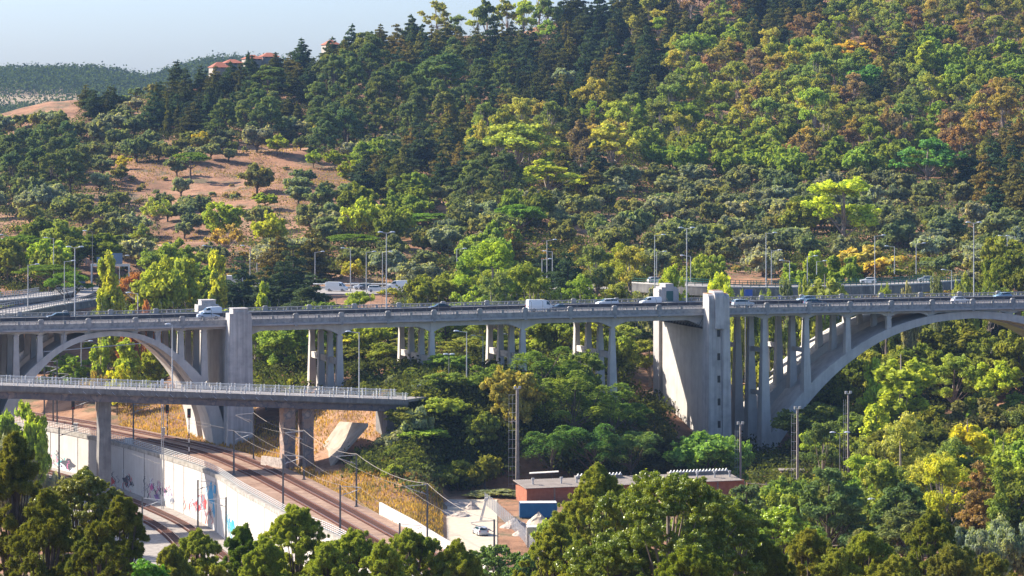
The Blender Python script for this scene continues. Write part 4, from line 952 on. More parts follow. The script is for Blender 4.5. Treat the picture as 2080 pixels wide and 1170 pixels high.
gcar(684,850,52.9,'bigvan',-.25,WHT,'long white van at the left end of the highway group',name='delivery_van',cat='van'); gcar(736,858,52.95,'suv',math.pi-.1,WHT,'white car behind the lamp on the highway',); gcar(748,855,52.95,'sedan',0,(.06,.07,.09),'dark saloon car on the highway among white cars')
gcar(765,846,53,'suv',0,WHT,'white sport utility car nearest on the highway'); 
tk=gcar(806,858,53,'smallvan',math.pi,WHT,'white recovery lorry facing left on the highway',name='lorry',cat='lorry',sc=1.25)
gcar(166,880,52.95,'suv',-1.4,(.10,.12,.16),'dark car seen head on, on the side road at the left'); gcar(107,935,55.5,'bigvan',.2,WHT,'white van among the trees at the far left',name='delivery_van',cat='van')
gcar(1332,782,58.6,'hatch',TH,(.6,.55,.55),'pale car with red tail lights on the elevated road',); gcar(1763,790,58.1,'hatch',math.pi,WHT,'white car low on the elevated road left of centre'); gcar(1880,812,57.3,'hatch',math.pi,(.4,.45,.5),'grey car at the right end of the elevated road')
gcar(868,626,46.4,'wagon',0,(.28,.30,.34),'grey car at the end of the low road bridge, half behind bushes'); gcar(914,630,46.3,'bigvan',0,(.62,.58,.52),'pale van on the bank road between bushes',name='delivery_van',cat='van')
gcar(1933,778,43,'hatch',-.6,(.25,.03,.05),'dark red car parked under the trees right of the main arch crown')
gcar(976,538,31.1,'wagon',math.pi/2+.25,(.45,.48,.52),'silver estate car seen from behind in the pale yard')
tb=empty('box_lorry',(X_(477,846),846,52.95),0,label='white box lorry parked between the trees behind the left pylon',cat='lorry')
MB().box(-2,2,-1.2,1.2,1.0,4.2).build('cargo_box',M['white'],tb); MB().box(-2.2,-.2+2.5,-1.0,1.0,.5,1.0).build('chassis',M['rim'],tb); MB().box(2.05,2.9,-1.1,1.1,.6,2.6).build('cab',M['signback'],tb)
for x in (-1.3,2.3): MB().tube([(x,-1.2,.5),(x,1.2,.5)],.5,12).build('wheel',M['tyre'],tb)
# signs
def sign(px,y0,y1,w_px,D,m,label,legs=True):
    X=X_(px,D); z1=Z_(y0,D); z0=Z_(y1,D); zb=gz(X,D); w_=w_px*D/F; e=empty('road_sign',(X,D,zb),0,label=label,cat='road sign')
    MB().box(-w_/2,w_/2,-.05,.05,z0-zb,z1-zb).build('panel',m,e)
    for sx in (-.35,.35): MB().tube([(sx*w_,.12,-.5),(sx*w_,.12,z1-zb)],.08,5).build('leg',M['galv'],e)
sign(721,573,585,15,866,M['signback'],'grey back of a road sign beside the white cars'); sign(811,573,584,5,866,M['signback'],'narrow grey road sign behind the recovery lorry')
sign(1520,588,601,17,715,M['signblue'],'blue road sign behind the viaduct right of the right pylon'); sign(1584,600,608,8,712,M['signblue'],'small blue road sign under the elevated road'); sign(330,770,782,5,612,M['lamp_white'],'small pale sign beyond the low bridge railing')
e=empty('sign_gantry',(X_(224,862),862,gz(X_(224,862),862)),0,label='large blue grey sign backs on a white gantry at the left',cat='sign gantry'); zb=e.location.z
k=862/F
MB().box(-40*k,40*k,-.2,.2,Z_(541,862)-zb,Z_(536,862)-zb).build('beam',M['rail_white'],e)
for x0,x1,y0,y1 in ((-27,-15,522,536),(0,25,514,536)): MB().box(x0*k,x1*k,-.35,-.22,Z_(y1,862)-zb,Z_(y0,862)-zb).build('sign_panel',flat('gantry_sign',(.16,.24,.36)),e)
for x in (-38,38): MB().box(x*k-.2,x*k+.2,-.2,.2,-1,Z_(541,862)-zb).build('leg',M['rail_white'],e)
# houses on the ridge
def house(px,ybase,wpx,hpx,rpx,D,label,hip=True):
    X=X_(px,D); zb=Z_(ybase,D); w_=wpx*D/F; h=hpx*.6*D/F; r=rpx*.85*D/F; e=empty('house',(X,D,zb),.3,label=label,cat='house',group='red roofed houses on the ridge')
    MB().box(-w_/2,w_/2,-4,4,-8,h).build('wall',M['house_wall'],e)
    q=w_/2+.5; MB().loft([[(-q,-4.5,h),(q,-4.5,h),(q,4.5,h),(-q,4.5,h)],[(-q+3,-.2,h+r),(q-3,-.2,h+r),(q-3,.2,h+r),(-q+3,.2,h+r)]]).build('roof',M['roof_tile'],e)
    for i in (-.28,.05,.3): MB().box(i*w_-.5,i*w_+.5,-4.05,-4.01,h*.35,h*.8).build('window',M['black'],e)
house(445,140,34,5,13,1345,'leftmost red roofed house, lowest on the ridge'); house(472,133,36,8,9,1352,'red roofed house second from the left on the ridge'); house(512,124,34,7,10,1360,'white walled red roofed house in the middle of the ridge row')
house(546,119,34,6,10,1366,'rightmost red roofed house of the ridge row'); house(672,93,30,3,12,1412,'red roof alone between dark trees higher on the ridge')
# ------------------------------------------------------------------ the yard
MB().add([P_(875,1056,0.0001+571),P_(985,1050,575),P_(1100,1110,520),P_(905,1118,517)],[(0,1,2,3)]) if False else None
yd=[]; 
for Y in np.arange(508,590,6.): yd.append([(X_(905,Y),Y,31.05),(X_(1010,Y),Y,31.05),(X_(1010,Y),Y,31.12),(X_(905,Y),Y,31.12)])
MB().loft(yd).build('yard_surface',M['sand'],kind='structure')
def container(px,D,z,L,w_,h,m,rot,label):
    e=empty('shipping_container',(X_(px,D),D,z),rot,label=label,cat='container'); mb=MB(); n_=int(L/.3); 
    for sy in (-1,1):
        for i in range(n_): x=-L/2+(i+.5)*L/n_; mb.box(x-.08,x+.08,sy*w_/2-.06,sy*w_/2+.0,.15,h-.12) if sy<0 else mb.box(x-.08,x+.08,w_/2,w_/2+.06,.15,h-.12)
    mb.box(-L/2+.05,L/2-.05,-w_/2,w_/2,.1,h-.1); mb.build('corrugated_walls',m,e)
    MB().box(-L/2,L/2,-w_/2-.07,w_/2+.07,h-.1,h).build('roof',M['white'],e)
    for sx in (-1,1):
        for sy in (-1,1): MB().box(sx*L/2-.09,sx*L/2+.09,sy*(w_/2+.02)-.08,sy*(w_/2+.02)+.08,0,h-.101).build('corner_post',m,e)
    for y in (-.3,.3): MB().tube([(-L/2-.06,y,.3),(-L/2-.06,y,h-.3)],.03,5).build('lock_bar',M['galv'],e)
container(1093,561,31.05,6.1,2.44,2.6,M['blue_box'],.05,'blue corrugated container with white roof in front of the brick shed'); container(1104,524,31.05,5.2,2.44,3.2,M['cream_box'],.05,'cream coloured container beside the mesh fence')
def heap(px,D,w_,h,m,name,label,seed):
    rg=random.Random(seed); X=X_(px,D); n_=16; rings=[]
    for i in range(7):
        t=i/6; r=w_/2*(1-t)**.9+.02; rings.append([(r*math.cos(6.283*k/n_)*(1+.25*(rg.random()-.5)),r*.8*math.sin(6.283*k/n_)*(1+.25*(rg.random()-.5)),h*t*(1+.15*(rg.random()-.5))-.1) for k in range(n_)])
    return tag(at(MB().loft(rings).build(name,m),(X,D,31.0)),label,'heap')
heap(1094,551,5.0,2.2,M['sand'],'sand_heap','pale conical sand heap before the blue container',1); heap(1046,548,5.5,1.7,M['rubble'],'rubble_heap','larger grey rubble heap beside the mesh fence',2); heap(1062,538,4.0,1.3,M['rubble'],'rubble_heap','smaller rubble heap between sand and cream container',3)
for i,(px,D,w_,h,lb_) in enumerate(((905,566,6,.9,'low broken masonry at the left edge of the yard'),(935,562,5,1.0,'low broken masonry in the middle of the yard'),(958,572,3,1.6,'stack of broken blocks near the camera post'),(925,578,9,1.0,'long pale rubble mound at the back of the yard'))):
    o=heap(px,D,w_,h,M['rubble'],'rubble_heap',lb_,10+i)
o=MB().frus((0,0,0),.25,.25,(.9,.4,3.4),.18,.18).frus((.9,.4,3.4),.4,.3,(1.0,.4,3.9),.2,.2).build('drill_boom',M['plaster']); tag(at(o,(X_(976,556),556,31)),'pale leaning boom standing behind the silver estate car','boom')
fe=empty('mesh_fence',(0,0,0),0,label='grey wire mesh fence running beside the cream container',cat='fence'); fp=[Vector((X_(985,578),578,31)),Vector((X_(1000,570),570,31)),Vector((X_(1050,540),540,31)),Vector((X_(1100,505),505,31)),Vector((X_(1135,470),470,31))]
for h in [.15+.2*i for i in range(11)]: MB().tube([p+Vector((0,0,h)) for p in fp],.018,4).build('wire',M['galv'],fe)
mb=MB()
for a,b_ in zip(fp,fp[1:]):
    n_=int((b_-a).length/2.4)
    for i in range(n_): c=a.lerp(b_,i/n_); MB().tube([c,c+Vector((0,0,2.3))],.05,5).build('post',M['galv'],fe)
    n_=int((b_-a).length/.35)
    for i in range(n_): c=a.lerp(b_,i/n_); mb.tube([c+Vector((0,0,.1)),c+Vector((0,0,2.2))],.012,3)
mb.build('wire_mesh',M['galv'],fe,kind='stuff')
# white wall on the bank side of the tracks
wp=[(770,1020,35.2),(805,1039,35.1),(841,1058,35.05),(890,1088,35),(941,1117,34.9),(985,1148,34.8),(1040,1190,34.8)]
pts=[]
for px,y,zz in wp: D=(CAMZ-zz-1.5)*F/(y-YH); pts.append(Vector((X_(px,D),D,zz)))
ww=empty('low_wall',(0,0,0),0,label='low white wall with red and blue graffiti on the bank side of the tracks',cat='wall')
MB().loft([[v+Vector((0,0,-1)),v+Vector((.3,.1,-1)),v+Vector((.3,.1,1.5)),v+Vector((0,0,1.5))] for v in pts]).build('wall_face',M['wall_white'],ww)
for c,(i0,t0,t1) in zip((1,2,0,6,1),((3,.55,.85),(3,.9,1.0),(4,.05,.35),(4,.4,.6),(4,.65,.9))):
    a,b_=pts[i0],pts[i0+1]; n_=10; up=[];dn=[]
    for k in range(n_+1): t=t0+(t1-t0)*k/n_; p=a.lerp(b_,t)+Vector((-.03,-.015,0)); up.append(p+Vector((0,0,1.1+.25*math.sin(k*2.1)))); dn.append(p+Vector((0,0,.25+.15*math.cos(k*1.7))))
    MB().add(dn+up[::-1],[tuple(range(2*n_+2))]).build('graffiti',GRAF[c],ww)
# brick shed
a=Vector((X_(1070,581),581,0)); b_=Vector((X_(1512,594),594,0)); L=(b_-a).length; ph=math.atan2((b_-a).y,(b_-a).x)
sh=empty('brick_shed',(a.x,a.y,30.6),ph,label='long low red brick shed with grey sheet roof and small vents',cat='shed')
MB().box(0,L*.66,0,6,-.5,3.0).build('wall',M['brick'],sh); MB().box(L*.66,L*.78,.02,6,-.5,3.0).build('plastered_bay',M['roof_fibre'],sh); MB().box(L*.78,L,0,6,-.5,3.0).build('wall',M['brick'],sh)
for i in range(1,8): MB().box(L*i/8-.15,L*i/8+.15,-.06,0,-.4,2.99).build('pilaster',M['pier_old'],sh)
rg=[]
for i in range(int(L/.18)+1):
    x=-.4+i*.18; z=.035*(i%2); rg.append([(x,-.5,2.95+z),(x,6.4,3.7+z),(x,6.4,3.8+z),(x,-.5,3.05+z)])
MB().loft(rg).build('roof',M['roof_fibre'],sh)
for px in (1091,1148,1179,1425,1461,1492):
    x=(px-1070)/442*L; v=MB().tube([(x,2.4,3.3),(x,2.4,4.2)],.16,8).tube([(x,2.4,4.2),(x,2.4,4.5)],.3,8).build('roof_vent',M['galv'],sh)
for x0,x1 in ((L*.27,L*.48),(L*.70,L*.975)):
    sk_=MB().box(x0,x1,5.0,6.4,3.5,4.2).build('skylight',M['roof_fibre'],sh); n_=int((x1-x0)/.62); mb=MB()
    for i in range(n_): x=x0+(i+.5)*(x1-x0)/n_; mb.loft([[(x-.3,5.0,4.2),(x+.3,5.0,4.2),(x,5.0,4.65)],[(x-.3,5.3,4.2),(x+.3,5.3,4.2),(x,5.3,4.65)]])
    mb.build('sawtooth_ridge',M['rail_white'],sk_)
o=MB().box(-2.6,2.6,-1,1,0,.12,Matrix.Rotation(-.06,4,'Y')).build('roof_sheet',M['plaster']); tag(at(o,(X_(1105,594),594,34.9)),'loose pale roof sheet behind the left end of the brick shed','roof sheet')
wpt0=Vector((X_(1512,594),594,31.5)); 
fe=empty('wire_fence',(0,0,0),0,label='low wire fence running right from the brick shed',cat='fence')
for h in (1.0,1.6): MB().tube([wpt0+Vector((0,0,h)),Vector((X_(1690,588),588,31+h))],.06,5).build('wire',M['pole_conc'],fe)
for k in range(9): p=wpt0.lerp(Vector((X_(1690,588),588,31)),k/8); MB().box(p.x-.1,p.x+.1,p.y-.1,p.y+.1,p.z-.5,p.z+1.9).build('post',M['pole_conc'],fe)
MB().box(-2,2,-1.5,1.5,0,1.8).build('wall',M['pier_old'],empty('stone_hut',(X_(1608,640),640,gz(X_(1608,640),640)),0,label='tiny rough hut with a sheet roof right of the main arch foot',cat='hut'))
ht=[o for o in C.objects if o.name=='stone_hut'][0]; MB().box(-2.4,2.4,-1.9,1.9,1.8,2.0).build('roof',M['roof_fibre'],ht)
e=empty('low_stone_wall',(X_(555,603),603,35),-.9,label='short rough stone wall left of the twin bridge piers',cat='wall'); MB().frus((0,0,-.5),3.6,.35,(0,0,1.7),3.4,.3).build('wall_face',M['rubble'],e)
# ------------------------------------------------------------------ trees one can single out
LK=1.5
c_dark=(.024,.042,.024); c_cedar=(.060,.066,.022); c_olive=(.095,.125,.070); c_grey=(.13,.155,.105); c_pine=(.055,.085,.035); c_stone=(.055,.105,.018)
c_euc=(.135,.17,.042); c_eucg=(.11,.165,.035); c_brown=(.145,.14,.045); c_orange=(.21,.165,.03); c_mauve=(.105,.085,.055); c_bright=(.135,.185,.028); c_lime=(.165,.215,.036); c_yel=(.22,.22,.03); c_green=(.085,.125,.028); c_oak=(.085,.11,.024); c_ail=(.085,.135,.030); c_rusty=(.13,.065,.030)
def SP(*a,**k):
    o=tsp(*a,**k); LANDM.append((k.get('nm') or '',)) if False else None; return o
def special(fn, nm, kind, px, y, a, wpx, col, label, group=None, **k):
    o=fn(kind,px,y,a,wpx*1.18,col,label,group=group,**k); t=TREES[-1]
    if nm: LANDM.append((nm,t[2],t[3]))
    return o
S=lambda nm,kind,px,yb,h,w_,col,label,**k: special(tsp,nm,kind,px,yb,h,w_,col,label,**k)
T=lambda nm,kind,px,yt,D,w_,col,label,**k: special(ttop,nm,kind,px,yt,D,w_,col,label,**k)
S('umbrella pine','stone',388,372,62,68,c_stone,'umbrella shaped bright green stone pine alone on bare earth of the left slope',dmin=900)
S('lone round olive','olive',606,406,50,54,c_olive,'round olive tree casting an oval shadow on bare earth',dmin=900)
S('small yellow tree','broad',408,302,34,30,c_yel,'small bright yellow tree high on the olive slope',dmin=900)
S(None,'broad',250,345,30,28,c_yel,'small yellow tree among olives left of the umbrella pine',dmin=900)
S(None,'broad',563,318,44,40,c_lime,'lime green tree on the upper right of the olive slope',dmin=900)
S(None,'broad',637,345,38,30,c_bright,'left of the two small round green trees above the path',dmin=900)
S('twin green trees','broad',680,350,44,42,c_bright,'right of the two small round green trees above the path',dmin=900)
S(None,'broad',715,378,50,56,c_bright,'round bright green tree touching a grey olive right of the bare slope',dmin=900)
S('big yellow-green tree','broad',453,492,86,72,c_lime,'big round yellow green tree left of centre on the lower slope',dmin=880)
S('lower yellow-green tree','broad',548,512,84,68,c_lime,'round yellow green tree on the lower slope below the bare earth',dmin=880)
S(None,'broad',538,430,36,44,c_lime,'lime green tree just above the round yellow green tree',dmin=900)
S(None,'twiggy',318,466,66,50,c_euc,'sparse yellowish tree upper left of the lower slope',dmin=880)
S(None,'euc',283,520,66,56,c_euc,'sparse yellow crowned tree on bare ground above the sign gantry',dmin=870)
S(None,'twiggy',458,530,70,62,(.18,.16,.05),'sparse ochre tree on bare ground below the big yellow green tree',dmin=870)
S('dark gantry tree','broad',200,560,88,110,c_oak,'wide dark olive green tree behind the blue grey sign gantry',dmin=870)
S(None,'stone',100,600,62,110,c_stone,'wide green stone pine left of the side road',dmin=840)
S(None,'stone',42,560,80,96,c_stone,'dark green stone pine at the far left edge',dmin=860)
T(None,'stone',140,552,800,80,c_stone,'low rounded stone pine beside the tall double lamp at the left')
T(None,'poplar',220,515,740,56,c_lime,'upright yellow green poplar right of the side road')
T('big side road tree','broad',345,512,760,130,(.13,.18,.035),'big yellowish green tree left of the box lorry')
T(None,'twiggy',280,548,820,80,c_rusty,'rust coloured leafless tree under the sign gantry')
T(None,'bush',287,590,735,76,c_rusty,'rust brown bush behind the left arch of the viaduct')
T(None,'poplar',440,485,800,42,c_lime,'slim lime green poplar left of the box lorry')
T('dark cedar','conifer',582,530,800,90,c_dark,'left of two spreading dark cedars beside the highway')
T(None,'conifer',630,555,780,110,c_dark,'right one of two spreading dark cedars beside the highway')
T(None,'conifer',540,540,810,60,c_dark,'narrow dark cedar left of the spreading cedars')
T(None,'poplar',535,570,760,30,c_lime,'thin lime green sapling before the dark cedars')
T('deck-side green tree','euc',1003,492,790,125,(.13,.21,.03),'large bright green tree rising behind the viaduct left of centre')
S('bright lime tree','euc',1112,408,82,118,c_lime,'bright lime tree in the middle of the hillside',dmin=900)
S('sparse yellow tree','euc',1050,372,128,150,c_euc,'large open sparse yellow green tree left of the bright lime tree',dmin=900)
S('tall yellow-green tree','euc',1245,360,110,120,c_euc,'tall open yellow green eucalyptus right of centre on the hill',dmin=900)
S('giant bright green tree','euc',1715,502,142,148,(.17,.24,.03),'giant bright green tree standing above the olives on the right slope',dmin=880)
S(None,'euc',1440,345,55,80,c_green,'left of two dark green rounded trees above the olive belt',dmin=900) if False else None
S('wide umbrella pine','stone',858,482,48,125,c_stone,'wide green umbrella pine on the lower middle slope',dmin=880)
S('dark green round pine','stone',1055,505,90,92,c_stone,'tall rounded green pine behind the bright green tree',dmin=880)
S(None,'stone',715,530,48,96,c_stone,'dark umbrella pine above the white vans',dmin=870)
S(None,'broad',720,580,52,44,(.16,.17,.03),'small round olive yellow tree behind the highway sign',dmin=862)
S(None,'olive',852,600,62,88,(.11,.12,.075),'broad grey round tree right of the recovery lorry',dmin=862)
S(None,'euc',1120,90,1,1,c_lime,'x') if False else None
S('big hill pine','pine',905,218,110,130,c_pine,'largest pine high in the middle of the hill',dmin=1000)
S(None,'pine',545,205,70,90,(.05,.085,.03),'broad pine high on the left part of the hill',dmin=1000)
S('orange tree','euc',1735,140,58,110,c_orange,'orange tinted tree high on the right side of the hill',dmin=1000)
S('upright lime tree','poplar',1880,170,86,40,c_lime,'upright lime yellow tree high on the right slope',dmin=1000)
S('round green tree','broad',1760,205,70,68,(.075,.16,.04),'round bluish green tree high on the right slope',dmin=1000)
S('pale-trunked tree','twiggy',1815,330,110,60,c_mauve,'brownish leafless tree with a long pale trunk on the right slope',dmin=950)
S('teal-green tree','euc',1885,385,110,110,(.06,.15,.05),'teal green open tree low on the right slope',dmin=930)
S(None,'broad',1405,300,1,1,c_lime,'x') if False else None
S('yellow deck tree','euc',1215,592,88,84,c_euc,'yellow green tree just behind the deck in the middle right',dmin=862)
T(None,'euc',1258,575,760,90,c_euc,'low yellowish tree touching the deck above the white sport utility car')
T('tower block lime tree','euc',1365,540,755,60,c_lime,'lime tree immediately behind the square tower block')
T(None,'euc',1460,538,735,66,(.22,.27,.04),'small yellow green eucalyptus behind the right pylon')
T('leafy ramp tree','poplar',1675,535,742,90,c_euc,'yellow green leafy tree in front of the elevated road')
S('pale yellow tree','olive',1758,575,70,112,(.22,.22,.06),'pale yellow broad tree behind the elevated road',dmin=830)
T(None,'poplar',205,672,712,44,c_lime,'first bright poplar seen under the left arch'); T(None,'poplar',258,690,708,54,c_lime,'tallest bright poplar framed by the left arch'); T(None,'poplar',150,722,716,50,c_eucg,'shaded poplar at the left under the small arch')
T(None,'broad',238,738,700,56,(.20,.26,.03),'rounded yellow green tree under the left arch'); T(None,'poplar',312,690,712,50,c_bright,'poplar under the right flank of the left arch'); T(None,'twiggy',195,745,706,50,c_brown,'brownish thin tree between poplars under the left arch'); T(None,'broad',385,758,690,50,c_brown,'low brown tree left of the left pylon')
S('bright sunlit tree','bush',548,745,1,1,c_lime,'x') if False else None
T('ailanthus bank','fern',1105,690,622,150,c_ail,'upper spreading tree with reddish seed heads on the bank'); T(None,'fern',1240,768,618,150,c_ail,'right hand spreading tree with seed heads near the white pier wall')
T(None,'fern',1165,740,614,150,c_ail,'broad feathery tree in the middle of the wooded bank'); T(None,'broad',1040,735,612,110,(.14,.14,.035),'yellowish rounded tree crowning the wooded bank')
T(None,'fern',1120,846,603,110,(.07,.13,.035),'feathery green tree low on the bank right of the tall mast'); T(None,'fern',1205,838,603,120,(.06,.12,.035),'second feathery green tree low on the bank'); T(None,'fern',1280,845,604,110,(.07,.125,.04),'third feathery green tree low on the bank, nearest the pier wall')
T(None,'conifer',1332,838,622,84,(.05,.05,.02),'dark brownish conifer at the foot of the white pier wall'); T(None,'conifer',1366,862,617,76,(.045,.05,.02),'second dark conifer right of the pier wall foot')
T('pylon foot tree','broad',1435,872,610,150,(.075,.15,.035),'rounded bright green tree in front of the right pylon foot'); T(None,'broad',1492,880,612,70,(.08,.15,.035),'small bright green tree beside the concrete mast')
T('green bank tree','broad',905,805,612,86,(.11,.16,.03),'round green tree at the left of the wooded bank'); T(None,'broad',860,865,604,110,(.13,.19,.03),'lit green tree low on the left of the wooded bank'); T(None,'broad',975,830,608,70,c_oak,'darker tree left of the tall concrete mast')
T(None,'broad',830,822,606,90,(.085,.115,.035),'bushy tree at the right end of the low bridge'); T(None,'broad',780,800,620,1,c_oak,'x') if False else None
# under the main arch
for a in ((None,'broad',1690,745,700,130,(.085,.13,.025),'dense green tree inside the curve of the main arch'),(None,'poplar',1830,700,650,130,c_lime,'tall open yellow tree with dark limbs under the arch crown'),(None,'broad',1790,725,690,90,(.17,.24,.03),'lime green tree left of the open yellow tree'),
 ('dark crown-side tree','broad',1935,650,760,150,c_oak,'dark olive rounded tree directly under the arch crown'),(None,'broad',1985,715,730,120,c_oak,'second dark olive tree right under the crown'),
 (None,'broad',1655,815,670,150,(.06,.095,.025),'large shady green tree right of the arch foot'),(None,'broad',1760,830,660,130,(.065,.10,.028),'shady green tree between two masts'),
 ('huge dark tree','broad',1845,862,600,200,(.055,.075,.020),'huge round dark green tree at the lower right'),(None,'broad',1990,800,640,150,(.065,.08,.03),'wide dark tree near the right edge'),
 ('yellow poplar','poplar',1965,835,560,90,c_yel,'yellow and green poplar right of the huge round tree'),('bright lime shrub tree','euc',1755,925,560,120,c_lime,'bright lime tree in front of the huge round tree'),
 (None,'euc',1915,930,500,110,(.26,.27,.04),'yellowish tree with orange tips near the lower right'),('thin dark cypress','column',2030,960,480,42,c_green,'slim dark cypress near the lower right corner'),(None,'conifer',1985,935,490,100,(.11,.085,.04),'brown conifer left of the slim cypress'),
 (None,'olive',2050,1035,430,110,c_grey,'grey olive tree in the bottom right corner'),(None,'olive',1975,1065,410,110,c_grey,'grey olive tree left of the corner olive')): T(*a)
# big trees of the foreground, each grown on its own
def hero(kind,px,ytop,D,wpx,col,label,seed,n,size,nm=None,gloss=True,HW=None):
    rng=random.Random(seed); X=X_(px,D); z=gz(X,D); H=Z_(ytop,D)-z; W=wpx*1.3*D/F
    cm,tr=make_crown(kind,rng,int(n*(3.2 if kind=='pine' else 2.0)),size*(1.22 if kind=='pine' else .92),H,W,fine=8,style={'pine':'puff','broad':'dense','euc':'euc','bush':'dense'}[kind]); cm.materials.append(M['leaf_gloss'] if gloss else M['needle'])
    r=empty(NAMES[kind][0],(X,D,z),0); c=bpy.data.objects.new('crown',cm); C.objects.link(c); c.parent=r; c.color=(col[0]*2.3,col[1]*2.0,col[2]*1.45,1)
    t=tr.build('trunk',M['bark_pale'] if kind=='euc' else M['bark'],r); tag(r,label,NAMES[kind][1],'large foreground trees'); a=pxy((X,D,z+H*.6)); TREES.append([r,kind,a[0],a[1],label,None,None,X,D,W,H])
    if nm: LANDM.append((nm,a[0],a[1]))
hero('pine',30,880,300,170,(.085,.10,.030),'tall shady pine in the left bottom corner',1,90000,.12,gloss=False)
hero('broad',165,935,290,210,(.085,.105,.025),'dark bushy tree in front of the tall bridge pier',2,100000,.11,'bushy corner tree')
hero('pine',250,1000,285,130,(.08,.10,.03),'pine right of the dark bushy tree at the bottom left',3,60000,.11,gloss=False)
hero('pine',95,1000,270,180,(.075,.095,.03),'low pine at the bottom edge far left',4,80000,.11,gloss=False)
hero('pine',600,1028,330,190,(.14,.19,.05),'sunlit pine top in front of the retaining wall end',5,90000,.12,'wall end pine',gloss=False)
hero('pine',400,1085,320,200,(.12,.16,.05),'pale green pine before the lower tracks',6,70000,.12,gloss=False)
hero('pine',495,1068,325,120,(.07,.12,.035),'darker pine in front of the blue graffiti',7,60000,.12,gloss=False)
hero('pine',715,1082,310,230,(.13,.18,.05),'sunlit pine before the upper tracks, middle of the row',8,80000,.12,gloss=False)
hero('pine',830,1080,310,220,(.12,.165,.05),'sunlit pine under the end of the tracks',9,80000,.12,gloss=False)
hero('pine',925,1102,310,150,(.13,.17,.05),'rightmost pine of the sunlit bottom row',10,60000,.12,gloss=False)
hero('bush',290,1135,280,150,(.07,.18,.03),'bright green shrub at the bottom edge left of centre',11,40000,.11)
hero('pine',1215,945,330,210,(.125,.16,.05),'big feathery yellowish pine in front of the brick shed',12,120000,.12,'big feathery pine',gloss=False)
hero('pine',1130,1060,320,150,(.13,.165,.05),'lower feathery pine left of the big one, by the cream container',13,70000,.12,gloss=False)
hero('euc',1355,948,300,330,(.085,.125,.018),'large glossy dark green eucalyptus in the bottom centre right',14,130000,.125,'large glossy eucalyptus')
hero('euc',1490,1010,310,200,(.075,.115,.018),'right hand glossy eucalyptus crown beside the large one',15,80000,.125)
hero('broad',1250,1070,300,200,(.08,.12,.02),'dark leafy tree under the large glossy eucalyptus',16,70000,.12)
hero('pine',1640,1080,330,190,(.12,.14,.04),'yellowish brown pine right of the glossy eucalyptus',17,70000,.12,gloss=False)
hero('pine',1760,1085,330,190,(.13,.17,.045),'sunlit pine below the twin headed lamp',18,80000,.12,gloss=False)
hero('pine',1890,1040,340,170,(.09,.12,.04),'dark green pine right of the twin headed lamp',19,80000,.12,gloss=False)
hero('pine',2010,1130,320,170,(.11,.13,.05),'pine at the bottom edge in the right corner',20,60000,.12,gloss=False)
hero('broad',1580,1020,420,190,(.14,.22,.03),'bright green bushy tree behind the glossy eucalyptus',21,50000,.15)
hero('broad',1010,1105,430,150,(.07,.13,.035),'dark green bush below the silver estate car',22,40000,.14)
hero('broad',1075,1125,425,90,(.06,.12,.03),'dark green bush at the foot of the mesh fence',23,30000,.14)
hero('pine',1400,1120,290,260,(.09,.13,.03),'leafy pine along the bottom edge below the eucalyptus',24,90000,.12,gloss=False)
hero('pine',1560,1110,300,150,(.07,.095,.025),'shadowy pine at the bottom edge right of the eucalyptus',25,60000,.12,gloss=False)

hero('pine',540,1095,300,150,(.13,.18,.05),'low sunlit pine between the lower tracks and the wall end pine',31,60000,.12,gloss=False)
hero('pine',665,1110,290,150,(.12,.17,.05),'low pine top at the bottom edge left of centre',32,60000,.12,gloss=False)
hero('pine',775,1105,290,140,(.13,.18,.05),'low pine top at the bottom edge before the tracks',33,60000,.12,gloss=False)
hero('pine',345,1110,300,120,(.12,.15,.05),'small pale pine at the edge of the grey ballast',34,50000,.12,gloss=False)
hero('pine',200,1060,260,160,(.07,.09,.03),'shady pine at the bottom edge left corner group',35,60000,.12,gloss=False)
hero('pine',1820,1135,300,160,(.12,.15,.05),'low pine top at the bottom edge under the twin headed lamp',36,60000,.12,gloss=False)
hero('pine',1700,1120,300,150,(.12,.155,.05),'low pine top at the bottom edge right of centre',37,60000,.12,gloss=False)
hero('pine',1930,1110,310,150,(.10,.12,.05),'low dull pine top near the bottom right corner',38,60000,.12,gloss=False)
rz=random.Random(9)
for i,px in enumerate(range(522,1330,38)):
    kd,cl=[('euc',c_euc),('broad',c_lime),('broad',c_green),('euc',c_eucg),('broad',(.17,.21,.03)),('pine',c_pine)][rz.randrange(6)]
    if 600<px<700: continue
    ttop(kd,px,rz.uniform(640,690),rz.uniform(702,740),rz.uniform(80,125),cl,None,group='trees behind the mid spans',desc={'euc':'airy tree','broad':'leafy tree','pine':'pine'}[kd]+' seen under the deck')
for i,px in enumerate(range(1560,2080,42)):
    kd,cl=[('euc',c_euc),('broad',c_lime),('broad',c_oak),('euc',c_eucg),('broad',(.15,.19,.03))][rz.randrange(5)]
    ttop(kd,px,rz.uniform(690,745),rz.uniform(705,770),rz.uniform(80,120),cl,None,group='trees seen through the main arch',desc={'euc':'airy tree','broad':'leafy tree'}[kd]+' under the main arch')
for i,(px,yt,D) in enumerate(((1600,568,742),(1640,560,744),(1800,566,752),(1850,572,754),(1905,560,760),(1500,575,722),(1560,578,730),(1330,575,745),(1295,585,738),(1960,545,775),(2010,535,785))):
    ttop('broad' if i%2 else 'euc',px,yt,D,rz.uniform(45,75),[c_olive,c_euc,c_eucg,c_grey][i%4],None,group='small trees before the elevated road',desc='small roadside tree')
for i,(px,yt,D) in enumerate(((1120,1035,520),(1165,1020,515),(1230,1015,520),(1290,1020,515),(1345,1015,525),(1400,1022,520),(1450,1010,530),(1500,1000,545),(1540,995,560),(1600,985,560))):
    ttop('broad' if i%2 else 'bush',px,yt,D,rz.uniform(60,95),[(.14,.18,.04),c_oak,c_olive,c_eucg][i%4],None,group='bushes before the brick shed',desc='bushy growth before the brick shed')
